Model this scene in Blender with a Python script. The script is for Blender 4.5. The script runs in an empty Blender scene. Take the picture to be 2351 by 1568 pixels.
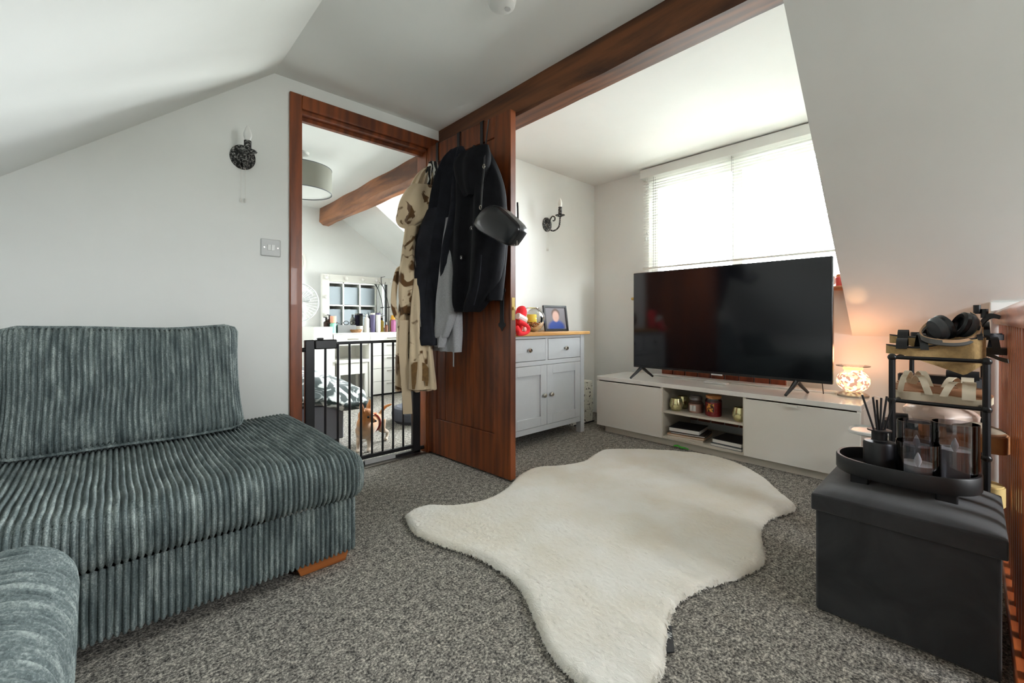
import bpy, bmesh, math, random
from mathutils import Vector, Matrix, noise
R_ = random.Random(7)
PI = math.pi
SC = bpy.context.scene
COL = SC.collection
# ------------------------------------------------------------------ camera
YAW = math.atan2(1060.0, 985.0)
EYE = 0.86
cam_d = bpy.data.cameras.new('camera'); cam = bpy.data.objects.new('camera', cam_d); COL.objects.link(cam)
cam_d.sensor_width = 36.0; cam_d.lens = 985.0 / 2351.0 * 36.0; cam_d.shift_y = -49.0 / 2351.0
cam_d.clip_start = 0.02; cam_d.clip_end = 100
cam.location = (0, 0, EYE); cam.rotation_euler = (PI / 2, 0, YAW - PI / 2)
SC.camera = cam
# ------------------------------------------------------------------ world, daylight, exposure
W = bpy.data.worlds.new('overcast_sky'); SC.world = W; W.use_nodes = True
_wn = W.node_tree.nodes; _tc = _wn.new('ShaderNodeTexCoord'); _sx = _wn.new('ShaderNodeSeparateXYZ'); _rp = _wn.new('ShaderNodeValToRGB')
W.node_tree.links.new(_tc.outputs['Generated'], _sx.inputs[0]); W.node_tree.links.new(_sx.outputs[2], _rp.inputs[0])
_rp.color_ramp.elements[0].position = 0.0; _rp.color_ramp.elements[0].color = (0.40, 0.42, 0.40, 1)     # ground and roofs outside
_rp.color_ramp.elements[1].position = 0.03; _rp.color_ramp.elements[1].color = (0.93, 0.97, 1.0, 1)     # overcast sky
W.node_tree.links.new(_rp.outputs[0], _wn['Background'].inputs[0])
W.node_tree.nodes['Background'].inputs[1].default_value = 33.0
def portal(loc, rot, sx, sy):
    l = bpy.data.lights.new('window_portal', 'AREA'); l.shape = 'RECTANGLE'; l.size = sx; l.size_y = sy
    l.cycles.is_portal = True
    o = bpy.data.objects.new('window_portal', l); COL.objects.link(o); o.location = loc; o.rotation_euler = rot
    return o
portal((3.47, 1.18, 1.52), (0, PI / 2, 0), 0.95, 1.42)       # dormer window of this room
portal((3.47, 3.525, 1.34), (0, PI / 2, 0), 1.48, 1.2)  # dormer window of the bedroom
portal((0.0, 3.85, 1.70), (0, math.radians(-141.0), 0), 0.42, 0.42)       # unseen roof window added as fill light for the bedroom       
portal((1.70, -2.07, 1.36), (PI / 2, 0, 0), 0.64, 0.60)     # window added for fill light in the wall behind the camera
SC.view_settings.view_transform = 'Standard'; SC.view_settings.look = 'None'
SC.view_settings.gamma = 1.0; SC.view_settings.use_curve_mapping = False
SC.view_settings.exposure = 1.15
SC.cycles.use_denoising = True; SC.cycles.adaptive_threshold = 0.025
SC.cycles.max_bounces = 10; SC.cycles.diffuse_bounces = 5; SC.cycles.transparent_max_bounces = 24
SC.cycles.caustics_reflective = False; SC.cycles.caustics_refractive = False
SC.cycles.sample_clamp_indirect = 6.0
# ------------------------------------------------------------------ pixel -> world helpers (image 2351 x 1568)
FX, FY = math.cos(YAW), math.sin(YAW)
def ray(u, v):
    k = (u - 1175.5) / 985.0
    return Vector((FX + k * FY, FY - k * FX, (735.0 - v) / 985.0))
def atX(u, v, x): d = ray(u, v); return d * (x / d.x) + Vector((0, 0, EYE))
def atY(u, v, y): d = ray(u, v); return d * (y / d.y) + Vector((0, 0, EYE))
def atZ(u, v, z): d = ray(u, v); return d * ((z - EYE) / d.z) + Vector((0, 0, EYE))
def atP(u, v, p0, dr):          # vertical plane through p0 (x, y) along dr (x, y)
    d = ray(u, v); n = Vector((-dr[1], dr[0]))
    t = (n.x * p0[0] + n.y * p0[1]) / (n.x * d.x + n.y * d.y)
    return d * t + Vector((0, 0, EYE))
# ------------------------------------------------------------------ materials
def srgb(r, g, b):
    f = lambda c: (c / 255 / 12.92) if c / 255 <= 0.04045 else ((c / 255 + 0.055) / 1.055) ** 2.4
    return (f(r), f(g), f(b), 1)
MATS = {}
class NT:
    def __init__(s, name):
        s.m = bpy.data.materials.new(name); s.m.use_nodes = True; s.t = s.m.node_tree
        s.n = s.t.nodes; s.p = s.n['Principled BSDF']; s.out = s.n['Material Output']
    def new(s, t, **kw):
        x = s.n.new(t)
        for k, v in kw.items(): setattr(x, k, v)
        return x
    def link(s, a, b): s.t.links.new(a, b)
    def coord(s, scale=(1, 1, 1), rot=(0, 0, 0)):
        c = s.new('ShaderNodeTexCoord'); m = s.new('ShaderNodeMapping')
        m.inputs['Scale'].default_value = scale; m.inputs['Rotation'].default_value = rot
        s.link(c.outputs['Object'], m.inputs['Vector']); return m.outputs[0]
    def noise(s, vec, scale, detail=4, rough=0.55, dist=0.0):
        x = s.new('ShaderNodeTexNoise'); x.inputs['Scale'].default_value = scale; x.inputs['Detail'].default_value = detail
        x.inputs['Roughness'].default_value = rough; x.inputs['Distortion'].default_value = dist
        s.link(vec, x.inputs['Vector']); return x.outputs[0]
    def ramp(s, fac, stops, interp='LINEAR'):
        x = s.new('ShaderNodeValToRGB'); x.color_ramp.interpolation = interp
        e = x.color_ramp.elements
        while len(e) < len(stops): e.new(0.5)
        for i, (p, c) in enumerate(stops): e[i].position = p; e[i].color = c
        s.link(fac, x.inputs[0]); return x.outputs[0]
    def bump(s, h, strength, dist=0.002):
        x = s.new('ShaderNodeBump'); x.inputs['Strength'].default_value = strength; x.inputs['Distance'].default_value = dist
        s.link(h, x.inputs['Height']); s.link(x.outputs[0], s.p.inputs['Normal'])
    def set(s, **kw):
        names = dict(col='Base Color', rough='Roughness', metal='Metallic', spec='Specular IOR Level', sheen='Sheen Weight',
                     coat='Coat Weight', trans='Transmission Weight', ior='IOR', alpha='Alpha')
        for k, v in kw.items(): s.p.inputs[names[k]].default_value = v
def plain(name, rgb, rough=0.5, metal=0.0, nscale=0, namt=0.1, bscale=0, bstr=0.0, spec=0.5, sheen=0, coat=0):
    s = NT(name); c = srgb(*rgb); s.set(col=c, rough=rough, metal=metal, spec=spec, sheen=sheen, coat=coat)
    if nscale:
        v = s.coord(); n = s.noise(v, nscale)
        lo = tuple(x * (1 - namt) for x in c[:3]) + (1,); hi = tuple(min(1, x * (1 + namt)) for x in c[:3]) + (1,)
        s.link(s.ramp(n, [(0.3, lo), (0.7, hi)]), s.p.inputs['Base Color'])
    if bscale:
        v = s.coord(); s.bump(s.noise(v, bscale, 3), bstr)
    MATS[name] = s.m; return s.m
def wood(name, dark, light, scale, rough=0.45, along='Z', knots=True, coat=0.0):
    s = NT(name); st = {'X': (0.12, 1, 1), 'Y': (1, 0.12, 1), 'Z': (1, 1, 0.12)}[along]
    v = s.coord(st); a = s.noise(v, scale, 6, 0.65, 1.2)
    w = s.new('ShaderNodeTexWave'); w.wave_type = 'BANDS'; w.bands_direction = 'Y' if along == 'X' else 'X'
    w.inputs['Scale'].default_value = scale * 0.9; w.inputs['Distortion'].default_value = 9; w.inputs['Detail'].default_value = 3
    w.inputs['Detail Scale'].default_value = 1.2; s.link(v, w.inputs['Vector'])
    mx = s.new('ShaderNodeMix'); mx.data_type = 'FLOAT'; mx.inputs[0].default_value = 0.12
    s.link(a, mx.inputs[2]); s.link(w.outputs[1], mx.inputs[3])
    mid = tuple((x + y) / 2 for x, y in zip(srgb(*dark), srgb(*light)))
    c = s.ramp(mx.outputs[0], [(0.36, srgb(*dark)), (0.5, mid), (0.62, srgb(*light))])
    if knots:
        k = s.new('ShaderNodeTexVoronoi'); k.inputs['Scale'].default_value = scale * 0.28
        s.link(s.coord(tuple(x if x == 1 else 0.45 for x in st)), k.inputs['Vector'])
        kr = s.ramp(k.outputs['Distance'], [(0.06, srgb(*[x * 0.5 for x in dark])), (0.20, (1, 1, 1, 1))])
        m2 = s.new('ShaderNodeMix'); m2.data_type = 'RGBA'; m2.blend_type = 'MULTIPLY'; m2.inputs[0].default_value = 0.8
        s.link(c, m2.inputs[6]); s.link(kr, m2.inputs[7]); c = m2.outputs[2]
    s.link(c, s.p.inputs['Base Color']); s.set(rough=rough, coat=coat); s.bump(mx.outputs[0], 0.25, 0.002)
    MATS[name] = s.m; return s.m
def thin_glass(name, tint, gloss=0.12, rough=0.02):
    s = NT(name); t = s.new('ShaderNodeBsdfTransparent'); t.inputs[0].default_value = tint
    g = s.new('ShaderNodeBsdfGlossy'); g.inputs['Roughness'].default_value = rough
    f = s.new('ShaderNodeFresnel'); f.inputs[0].default_value = 1.45
    a = s.new('ShaderNodeMath'); a.operation = 'ADD'; a.inputs[1].default_value = gloss - 0.04; a.use_clamp = True
    s.link(f.outputs[0], a.inputs[0]); mx = s.new('ShaderNodeMixShader')
    s.link(a.outputs[0], mx.inputs[0]); s.link(t.outputs[0], mx.inputs[1]); s.link(g.outputs[0], mx.inputs[2])
    s.link(mx.outputs[0], s.out.inputs[0]); MATS[name] = s.m; return s.m
def emit(name, rgb, strength):
    s = NT(name); s.set(col=srgb(*rgb)); s.p.inputs['Emission Color'].default_value = srgb(*rgb)
    s.p.inputs['Emission Strength'].default_value = strength; MATS[name] = s.m; return s.m

M_wall = plain('wall_paint', (236, 237, 234), 0.75, nscale=3, namt=0.02, bscale=60, bstr=0.06)
M_ceil = plain('ceiling_paint', (236, 237, 234), 0.85, nscale=2, namt=0.02)
M_white_gloss = plain('white_gloss', (232, 230, 222), 0.22)
M_white_matt = plain('white_matt', (226, 226, 222), 0.5)
M_white_plastic = plain('white_plastic', (225, 225, 222), 0.35)
M_grey_plastic = plain('grey_plastic', (196, 197, 196), 0.4)
M_black = plain('black_plastic', (18, 18, 19), 0.35)
M_black_metal = plain('black_metal', (22, 22, 25), 0.42, metal=0.2)
M_soft_black = plain('soft_black', (24, 24, 27), 0.6)
M_chrome = plain('chrome', (205, 200, 190), 0.16, metal=1.0)
M_silver = plain('satin_silver', (176, 170, 160), 0.3, metal=1.0)
M_brass = plain('brass', (190, 165, 105), 0.3, metal=1.0)
M_door = wood('door_wood', (70, 30, 9), (126, 62, 22), 7, 0.5, 'Z', knots=False, coat=0.0)
M_frame = wood('frame_wood', (84, 37, 12), (140, 70, 27), 6, 0.42, 'Z', knots=False, coat=0.05)
M_beam = wood('beam_wood', (62, 33, 15), (120, 70, 36), 7, 0.6, 'Y', knots=True)
M_beam2 = wood('beam_wood_adzed', (84, 46, 26), (156, 98, 58), 6, 0.42, 'Y', knots=True)
M_rail = wood('rail_wood', (120, 52, 22), (190, 100, 52), 9, 0.3, 'X', knots=False, coat=0.4)
M_baluster = wood('baluster_wood', (122, 54, 20), (200, 106, 50), 9, 0.35, 'Z', knots=False, coat=0.3)
M_oak = wood('oak_top', (186, 132, 72), (222, 176, 112), 10, 0.4, 'X', knots=False)
M_foot = wood('sofa_foot_wood', (150, 78, 34), (196, 118, 60), 12, 0.45, 'X', knots=False)
M_sill = wood('sill_wood', (150, 84, 44), (190, 120, 74), 8, 0.4, 'Y', knots=False)
M_panel = wood('slat_wood', (110, 48, 26), (160, 78, 46), 8, 0.5, 'Z', knots=False)

def carpet():
    s = NT('carpet'); v = s.coord()
    a = s.noise(v, 150, 3, 0.7); b = s.noise(v, 45, 3, 0.6); c = s.noise(v, 2.2, 2)
    m = s.new('ShaderNodeMix'); m.data_type = 'FLOAT'; m.inputs[0].default_value = 0.3; s.link(a, m.inputs[2]); s.link(b, m.inputs[3])
    col = s.ramp(m.outputs[0], [(0.38, srgb(58, 57, 55)), (0.47, srgb(118, 115, 109)), (0.54, srgb(164, 159, 149)), (0.63, srgb(222, 215, 201))])
    big = s.ramp(c, [(0.3, (0.86, 0.86, 0.87, 1)), (0.7, (1, 1, 1, 1))])
    x = s.new('ShaderNodeMix'); x.data_type = 'RGBA'; x.blend_type = 'MULTIPLY'; x.inputs[0].default_value = 1
    s.link(col, x.inputs[6]); s.link(big, x.inputs[7]); s.link(x.outputs[2], s.p.inputs['Base Color'])
    s.set(rough=0.95, spec=0.1); s.bump(m.outputs[0], 0.9, 0.006); return s.m
M_carpet = carpet()
def cord_mat(st):
    s = NT('corduroy'); v = s.coord()
    a = s.noise(s.coord(st), 12, 5, 0.72, 0.5); b = s.noise(v, 260, 2, 0.6)
    m = s.new('ShaderNodeMix'); m.data_type = 'FLOAT'; m.inputs[0].default_value = 0.35; s.link(a, m.inputs[2]); s.link(b, m.inputs[3])
    col = s.ramp(m.outputs[0], [(0.36, srgb(68, 79, 80)), (0.5, srgb(104, 115, 115)), (0.64, srgb(160, 170, 167))])
    s.link(col, s.p.inputs['Base Color']); s.set(rough=0.8, spec=0.25, sheen=0.06)
    s.p.inputs['Sheen Roughness'].default_value = 0.35; s.bump(b, 0.5, 0.003); return s.m
M_cord = cord_mat((3.2, 0.6, 0.6)); M_cord_y = cord_mat((0.6, 3.2, 0.8))
def rug_mat():
    s = NT('sheepskin'); v = s.coord((1, 1, 1)); a = s.noise(s.coord((1, 0.45, 1), (0, 0, 0.5)), 60, 5, 0.7, 0.8); b = s.noise(v, 3.2, 3, 0.6)
    c = s.ramp(b, [(0.35, srgb(246, 243, 235)), (0.62, srgb(238, 231, 216)), (0.75, srgb(234, 225, 208))])
    s.link(c, s.p.inputs['Base Color']); s.set(rough=0.95, spec=0.1, sheen=0.3); s.bump(a, 0.8, 0.008); return s.m
M_rug = rug_mat()
def velvet(name, lo, hi):
    s = NT(name); a = s.noise(s.coord(), 5, 4, 0.6, 0.8)
    s.link(s.ramp(a, [(0.35, srgb(*lo)), (0.65, srgb(*hi))]), s.p.inputs['Base Color']); s.set(rough=0.8, spec=0.2, sheen=0.25)
    s.bump(s.noise(s.coord(), 300, 2), 0.15); return s.m
M_velvet = velvet('charcoal_velvet', (46, 47, 49), (62, 63, 65))
M_greyfab = plain('grey_fabric', (96, 98, 104), 0.9, bscale=200, bstr=0.3)
M_blackfab = plain('black_fabric', (14, 14, 18), 0.9, nscale=20, namt=0.3, bscale=140, bstr=0.3, spec=0.2)
M_navyfab = plain('navy_fabric', (32, 33, 39), 0.9, nscale=20, namt=0.25, bscale=140, bstr=0.3, spec=0.2)
M_greymarl = plain('grey_marl', (150, 150, 152), 0.95, nscale=160, namt=0.14, bscale=160, bstr=0.4, spec=0.2)
M_leather = plain('black_leather', (17, 19, 23), 0.28, bscale=90, bstr=0.08)
def blotch(name, base, spot, scale, th, soft=0.03, rough=0.95, dist=0.6, stretch=(1, 1, 1)):
    s = NT(name); a = s.noise(s.coord(stretch), scale, 2, 0.5, dist)
    s.link(s.ramp(a, [(th - soft, srgb(*base)), (th + soft, srgb(*spot))]), s.p.inputs['Base Color'])
    s.set(rough=rough, spec=0.15, sheen=0.3); s.bump(s.noise(s.coord(), 180, 2), 0.35); return s.m
M_robe = blotch('cow_print_fleece', (202, 182, 152), (96, 68, 40), 9.0, 0.56, 0.025, dist=1.2)
M_patch = plain('brown_fleece', (112, 84, 48), 0.95, nscale=60, namt=0.3, bscale=120, bstr=0.6)
def zebra():
    s = NT('zebra_print'); w = s.new('ShaderNodeTexWave'); w.inputs['Scale'].default_value = 16; w.inputs['Distortion'].default_value = 6
    w.inputs['Detail'].default_value = 2; s.link(s.coord(), w.inputs['Vector'])
    s.link(s.ramp(w.outputs[1], [(0.48, srgb(22, 22, 22)), (0.54, srgb(222, 218, 210))]), s.p.inputs['Base Color']); s.set(rough=0.9); return s.m
M_zebra = zebra()
M_duvet = blotch('leaf_print_cotton', (42, 54, 52), (206, 212, 208), 7.0, 0.55, 0.05, dist=2.5)
M_floral = blotch('floral_print', (232, 228, 216), (58, 54, 48), 34.0, 0.63, 0.02, dist=1.5)
M_jute = plain('jute', (176, 146, 98), 0.9, nscale=60, namt=0.2, bscale=220, bstr=0.7)
M_cream = plain('cream_leather', (222, 210, 184), 0.5)
M_insole = plain('tan_insole', (164, 118, 84), 0.7, nscale=30, namt=0.08)
M_brownshoe = plain('tan_suede', (150, 98, 54), 0.85, nscale=30, namt=0.12)
M_card = plain('card', (206, 180, 120), 0.8)
M_sideboard = plain('sideboard_paint', (194, 197, 200), 0.45, nscale=20, namt=0.02)
M_stand = plain('stand_gloss', (228, 224, 215), 0.12)
M_stand_top = plain('stand_top', (234, 232, 226), 0.1)
M_shelf_in = plain('stand_inside', (205, 198, 184), 0.4)
M_gold = plain('mercury_glass', (214, 206, 156), 0.2, metal=0.75, nscale=40, namt=0.3)
M_red = plain('red_wax', (176, 16, 34), 0.3, coat=0.5)
M_pink = plain('pink_wax', (222, 172, 152), 0.4, coat=0.3)
M_redplush = plain('red_plush', (226, 44, 52), 0.95, nscale=30, namt=0.1, bscale=150, bstr=0.5)
M_yellow = plain('yellow_wax', (238, 212, 74), 0.5)
M_wax = plain('white_wax', (232, 230, 224), 0.5)
M_pot = plain('potpourri', (150, 92, 40), 0.8, nscale=60, namt=0.5)
M_glass = thin_glass('clear_glass', (0.97, 0.98, 0.97, 1), 0.06)
M_pane = thin_glass('window_glass', (0.98, 0.99, 0.99, 1), 0.05)
M_smoke = thin_glass('smoked_glass', (0.80, 0.80, 0.83, 1), 0.10)
M_haze = thin_glass('frosted_plastic', (0.72, 0.72, 0.72, 1), 0.35, 0.35)
M_screen = plain('tv_screen', (12, 13, 17), 0.10, spec=0.5)
M_mirror = plain('mirror', (225, 228, 228), 0.02, metal=1.0)
def pewter():
    s = NT('speckled_pewter'); a = s.noise(s.coord(), 110, 3, 0.7)
    s.link(s.ramp(a, [(0.5, srgb(20, 20, 21)), (0.66, srgb(176, 174, 170))]), s.p.inputs['Base Color']); s.set(rough=0.4, metal=0.5); return s.m
M_pewter = pewter()
def slat_mat():
    s = NT('blind_slat'); t = s.new('ShaderNodeBsdfTranslucent'); t.inputs[0].default_value = (0.9, 0.9, 0.86, 1)
    d = s.new('ShaderNodeBsdfDiffuse'); d.inputs[0].default_value = (0.9, 0.9, 0.88, 1)
    m = s.new('ShaderNodeMixShader'); m.inputs[0].default_value = 0.65
    s.link(d.outputs[0], m.inputs[1]); s.link(t.outputs[0], m.inputs[2]); s.link(m.outputs[0], s.out.inputs[0]); return s.m
M_slat = slat_mat()
# ------------------------------------------------------------------ mesh builder
class B:
    def __init__(s): s.v = []; s.f = []
    def add(s, vs, fs):
        o = len(s.v); s.v += [tuple(x) for x in vs]; s.f += [tuple(i + o for i in f) for f in fs]; return s
    def box(s, x0, x1, y0, y1, z0, z1):
        return s.add([(x0,y0,z0),(x1,y0,z0),(x1,y1,z0),(x0,y1,z0),(x0,y0,z1),(x1,y0,z1),(x1,y1,z1),(x0,y1,z1)],
                     [(0,3,2,1),(4,5,6,7),(0,1,5,4),(1,2,6,5),(2,3,7,6),(3,0,4,7)])
    def hexa(s, p): return s.add(p, [(0,3,2,1),(4,5,6,7),(0,1,5,4),(1,2,6,5),(2,3,7,6),(3,0,4,7)])
    def prism(s, poly, a0, a1, axis='z'):
        n = len(poly); P = {'z': lambda p, a: (p[0], p[1], a), 'y': lambda p, a: (p[0], a, p[1]), 'x': lambda p, a: (a, p[0], p[1])}[axis]
        vs = [P(p, a0) for p in poly] + [P(p, a1) for p in poly]
        return s.add(vs, [tuple(range(n))[::-1], tuple(range(n, 2*n))] + [(i, (i+1) % n, n + (i+1) % n, n + i) for i in range(n)])
    def tube(s, pts, r, seg=8, cap=True, flat=1.0):
        pts = [Vector(p) for p in pts]; n = len(pts); rs = r if isinstance(r, (list, tuple)) else [r] * n
        vs = []; up = None
        for i, p in enumerate(pts):
            t = (pts[min(i+1, n-1)] - pts[max(i-1, 0)]).normalized()
            if up is None: up = Vector((0,0,1)) if abs(t.z) < 0.9 else Vector((1,0,0))
            b = t.cross(up)
            if b.length < 1e-5: b = t.orthogonal()
            b.normalize(); up = b.cross(t).normalized()
            for k in range(seg):
                a = 2*PI*k/seg; vs.append(p + b*math.cos(a)*rs[i] + up*math.sin(a)*rs[i]*flat)
        fs = [(i*seg+k, i*seg+(k+1)%seg, (i+1)*seg+(k+1)%seg, (i+1)*seg+k) for i in range(n-1) for k in range(seg)]
        if cap: fs += [tuple(range(seg))[::-1], tuple(range((n-1)*seg, n*seg))]
        return s.add(vs, fs)
    def cyl(s, p0, p1, r, seg=16): return s.tube([p0, p1], r, seg)
    def lathe(s, prof, c=(0,0,0), seg=24, axis=(0,0,1), sx=1.0, sy=1.0, cap=True):
        q = Vector((0,0,1)).rotation_difference(Vector(axis)); c = Vector(c); vs = []
        for r, h in prof:
            for k in range(seg):
                a = 2*PI*k/seg; vs.append(c + q @ Vector((r*math.cos(a)*sx, r*math.sin(a)*sy, h)))
        n = len(prof)
        fs = [(i*seg+k, i*seg+(k+1)%seg, (i+1)*seg+(k+1)%seg, (i+1)*seg+k) for i in range(n-1) for k in range(seg)]
        if cap: fs += [tuple(range(seg))[::-1], tuple(range((n-1)*seg, n*seg))]
        return s.add(vs, fs)
    def ball(s, c, rx, ry=None, rz=None, seg=16, rings=10, rot=None):
        ry = ry or rx; rz = rz or rx; vs = []; fs = []; c = Vector(c)
        for i in range(rings + 1):
            th = PI * i / rings
            for k in range(seg):
                a = 2*PI*k/seg; p = Vector((rx*math.sin(th)*math.cos(a), ry*math.sin(th)*math.sin(a), rz*math.cos(th)))
                if rot: p = rot @ p
                vs.append(c + p)
        fs = [(i*seg+k, (i+1)*seg+k, (i+1)*seg+(k+1)%seg, i*seg+(k+1)%seg) for i in range(rings) for k in range(seg)]
        return s.add(vs, fs)
    def strip(s, pts, wdir, w, th=0.0025):      # a strap: centreline pts, width direction
        pts = [Vector(p) for p in pts]; n = len(pts); wd = Vector(wdir).normalized(); vs = []
        for i, p in enumerate(pts):
            t = (pts[min(i+1, n-1)] - pts[max(i-1, 0)]).normalized(); nn = t.cross(wd).normalized()
            for a, b in ((-1,-1),(1,-1),(1,1),(-1,1)): vs.append(p + wd*(a*w/2) + nn*(b*th/2))
        fs = [(i*4+k, i*4+(k+1)%4, (i+1)*4+(k+1)%4, (i+1)*4+k) for i in range(n-1) for k in range(4)] + [(0,3,2,1), tuple(range((n-1)*4, n*4))]
        return s.add(vs, fs)
    def build(s, name, mat, parent=None, smooth=30, bevel=0.0, kind=None, subs=0, origin=None, local=False):
        off = OFF.get(parent.name, Vector((0,0,0))) if parent else Vector(origin or (0,0,0))
        if local: off = Vector((0, 0, 0))
        me = bpy.data.meshes.new(name)
        me.from_pydata([(x-off.x, y-off.y, z-off.z) for x, y, z in s.v], [], s.f)
        me.update()
        bm = bmesh.new(); bm.from_mesh(me); bmesh.ops.recalc_face_normals(bm, faces=bm.faces); bm.to_mesh(me); bm.free()
        if mat: me.materials.append(mat)
        if smooth:
            me.polygons.foreach_set('use_smooth', [True] * len(me.polygons))
            me.set_sharp_from_angle(angle=math.radians(smooth))
        o = bpy.data.objects.new(name, me); COL.objects.link(o)
        if parent:
            o.parent = parent; OFF[o.name] = OFF.get(parent.name, Vector((0,0,0)))
        else:
            o.location = off; OFF[o.name] = off
        if bevel:
            m = o.modifiers.new('bevel', 'BEVEL'); m.width = bevel; m.segments = 2; m.limit_method = 'ANGLE'; m.angle_limit = math.radians(40)
            m.harden_normals = False
        if subs: m = o.modifiers.new('subdivide', 'SUBSURF'); m.levels = m.render_levels = subs
        if kind: o['kind'] = kind
        return o
OFF = {}
def tag(o, label, cat, group=None, kind=None):
    o['label'] = label; o['category'] = cat
    if group: o['group'] = group
    if kind: o['kind'] = kind
    return o
def thing(name, label, cat, base=(0,0,0), group=None, kind=None, rot=None):
    o = bpy.data.objects.new(name, None); COL.objects.link(o); o.empty_display_size = 0.05
    o.location = base
    if rot is not None: o.rotation_euler = rot; OFF[o.name] = Vector((0,0,0))     # rotated things are built in local coordinates
    else: OFF[o.name] = Vector(base)
    return tag(o, label, cat, group, kind)
def struct(name, b, mat, label, cat, **kw):
    return tag(b.build(name, mat, **kw), label, cat, kind='structure')
def lerp(a, b, t): return a + (b - a) * t
def smoothpath(pts, n):
    pts = [Vector(p) for p in pts]; out = []; m = len(pts) - 1
    for i in range(n + 1):
        t = i / n * m; k = min(int(t), m - 1); t -= k
        p0 = pts[max(k-1, 0)]; p1 = pts[k]; p2 = pts[k+1]; p3 = pts[min(k+2, m)]
        out.append(0.5 * ((2*p1) + (p2-p0)*t + (2*p0-5*p1+4*p2-p3)*t*t + (3*p1-p0-3*p2+p3)*t**3))
    return out
# ================================================================== THE ROOM
CZ = 2.115; WA = 2.42; WX = 3.30
b = B().box(-1.3, WX, -2.0, 5.0, -0.05, 0.0)
struct('floor', b, M_carpet, 'speckled grey-brown carpet covering the floor of both rooms', 'floor')
b = B().box(-1.3, 0.70, WA, 2.52, 0, 2.2).box(0.70, 1.52, WA, 2.52, 1.985, 2.2).box(1.52, WX, WA, 2.52, 0, 2.2)
struct('wall_door', b, M_wall, 'white painted wall with the doorway into the bedroom', 'wall', smooth=0)
def wall_with_holes(bb, y0, y1, z1, holes):
    ys = sorted({y0, y1, *[h[0] for h in holes], *[h[1] for h in holes]})
    for a, c in zip(ys, ys[1:]):
        h = [q for q in holes if q[0] <= a + 1e-6 and q[1] >= c - 1e-6]
        if h: bb.box(WX, WX + 0.14, a, c, 0, h[0][2]); bb.box(WX, WX + 0.14, a, c, h[0][3], z1)
        else: bb.box(WX, WX + 0.14, a, c, 0, z1)
b = B(); wall_with_holes(b, -2.0, 5.1, 2.25, [(0.50, 1.86, 1.06, 2.02), (2.93, 4.12, 0.60, 2.08)])
struct('wall_window', b, M_wall, 'white wall with the dormer windows behind the television', 'wall', smooth=0)
b = B().box(-1.3, WX + 0.14, 5.0, 5.1, 0, 2.25)
struct('wall_bedroom', b, M_wall, 'white far wall of the bedroom behind the dressing table', 'wall', smooth=0)
b = B().box(-1.36, -1.26, -2.0, 5.0, 0, 1.0)
struct('wall_left', b, M_wall, 'low white knee wall under the left roof slope', 'wall', smooth=0)
b = B().box(-1.3, 1.38, -2.06, -1.96, 0, 2.25).box(2.02, WX, -2.06, -1.96, 0, 2.25).box(1.38, 2.02, -2.06, -1.96, 0, 1.06).box(1.38, 2.02, -2.06, -1.96, 1.66, 2.25)
struct('wall_back', b, M_wall, 'white wall behind the viewer with a window added for fill light', 'wall', smooth=0)
b = B().box(0.6, WX, -2.0, WA, CZ, CZ + 0.1).box(0.6, WX, 2.52, 5.0, CZ, CZ + 0.1)
struct('ceiling', b, M_ceil, 'flat white ceiling of both rooms', 'ceiling', smooth=0)
sl = lambda x: CZ - (0.6 - x) * 0.81
def slope_slab(bb, xa, xb, ya, yb): bb.prism([(xa, sl(xa)), (xb, sl(xb)), (xb, sl(xb) + 0.13), (xa, sl(xa) + 0.13)], ya, yb, 'y')
b = B(); slope_slab(b, -1.3, 0.6, -2.0, 3.65); slope_slab(b, -1.3, 0.6, 4.05, 5.0)
slope_slab(b, -1.3, -0.15, 3.65, 4.05); slope_slab(b, 0.17, 0.6, 3.65, 4.05)
struct('ceiling_left', b, M_ceil, 'white sloping ceiling above the sofa', 'ceiling', smooth=0)
def wedge(x0, z0, x1, z1, ya, yb0, yb1, zt):     # sloped soffit + dormer cheek as one solid
    return B().hexa([(x0, ya, z0), (x1, ya, z1), (x1, yb1, z1), (x0, yb0, z0), (x0, ya, zt), (x1, ya, zt), (x1, yb1, zt), (x0, yb0, zt)])
b = wedge(1.68, 1.968, WX, 0.765, -2.0, 0.446, 0.503, CZ + 0.02)
struct('ceiling_right', b, M_wall, 'white sloping ceiling to the right of the dormer', 'ceiling', smooth=0)
b = B().hexa([(1.83, 4.15, CZ), (WX, 4.15, 1.10), (WX, 5.0, 1.10), (1.83, 5.0, CZ), (1.83, 4.15, CZ + 0.02), (WX, 4.15, CZ + 0.02), (WX, 5.0, CZ + 0.02), (1.83, 5.0, CZ + 0.02)])
struct('ceiling_bedroom', b, M_wall, 'white sloping ceiling in the far corner of the bedroom', 'ceiling', smooth=0)
# beams
def beam(name, x0, x1, y0, y1, z0, z1, mat, label, wob=0.004, cham=0.012, seed=1):
    b = B(); n = 40; rings = []
    for i in range(n + 1):
        y = lerp(y0, y1, i / n); w = lambda k: wob * noise.noise(Vector((y * 3.1 + seed * 7, k * 5.3, seed)))
        c = cham * (1 + 0.5 * noise.noise(Vector((y * 5, seed, 0))))
        rings.append([(x0 + w(1), y, z1), (x0 + w(2), y, z0 + c), (x0 + c + w(3), y, z0 + w(4)), (x1 - c, y, z0 + w(5)), (x1 + w(6), y, z0 + c), (x1 + w(7), y, z1)])
    vs = [p for r in rings for p in r]; m = 6
    fs = [(i*m+k, i*m+(k+1) % m, (i+1)*m+(k+1) % m, (i+1)*m+k) for i in range(n) for k in range(m)] + [tuple(range(m)), tuple(range(n*m, n*m+m))]
    return tag(b.add(vs, fs).build(name, mat, smooth=35), label, 'beam', kind='structure')
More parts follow.
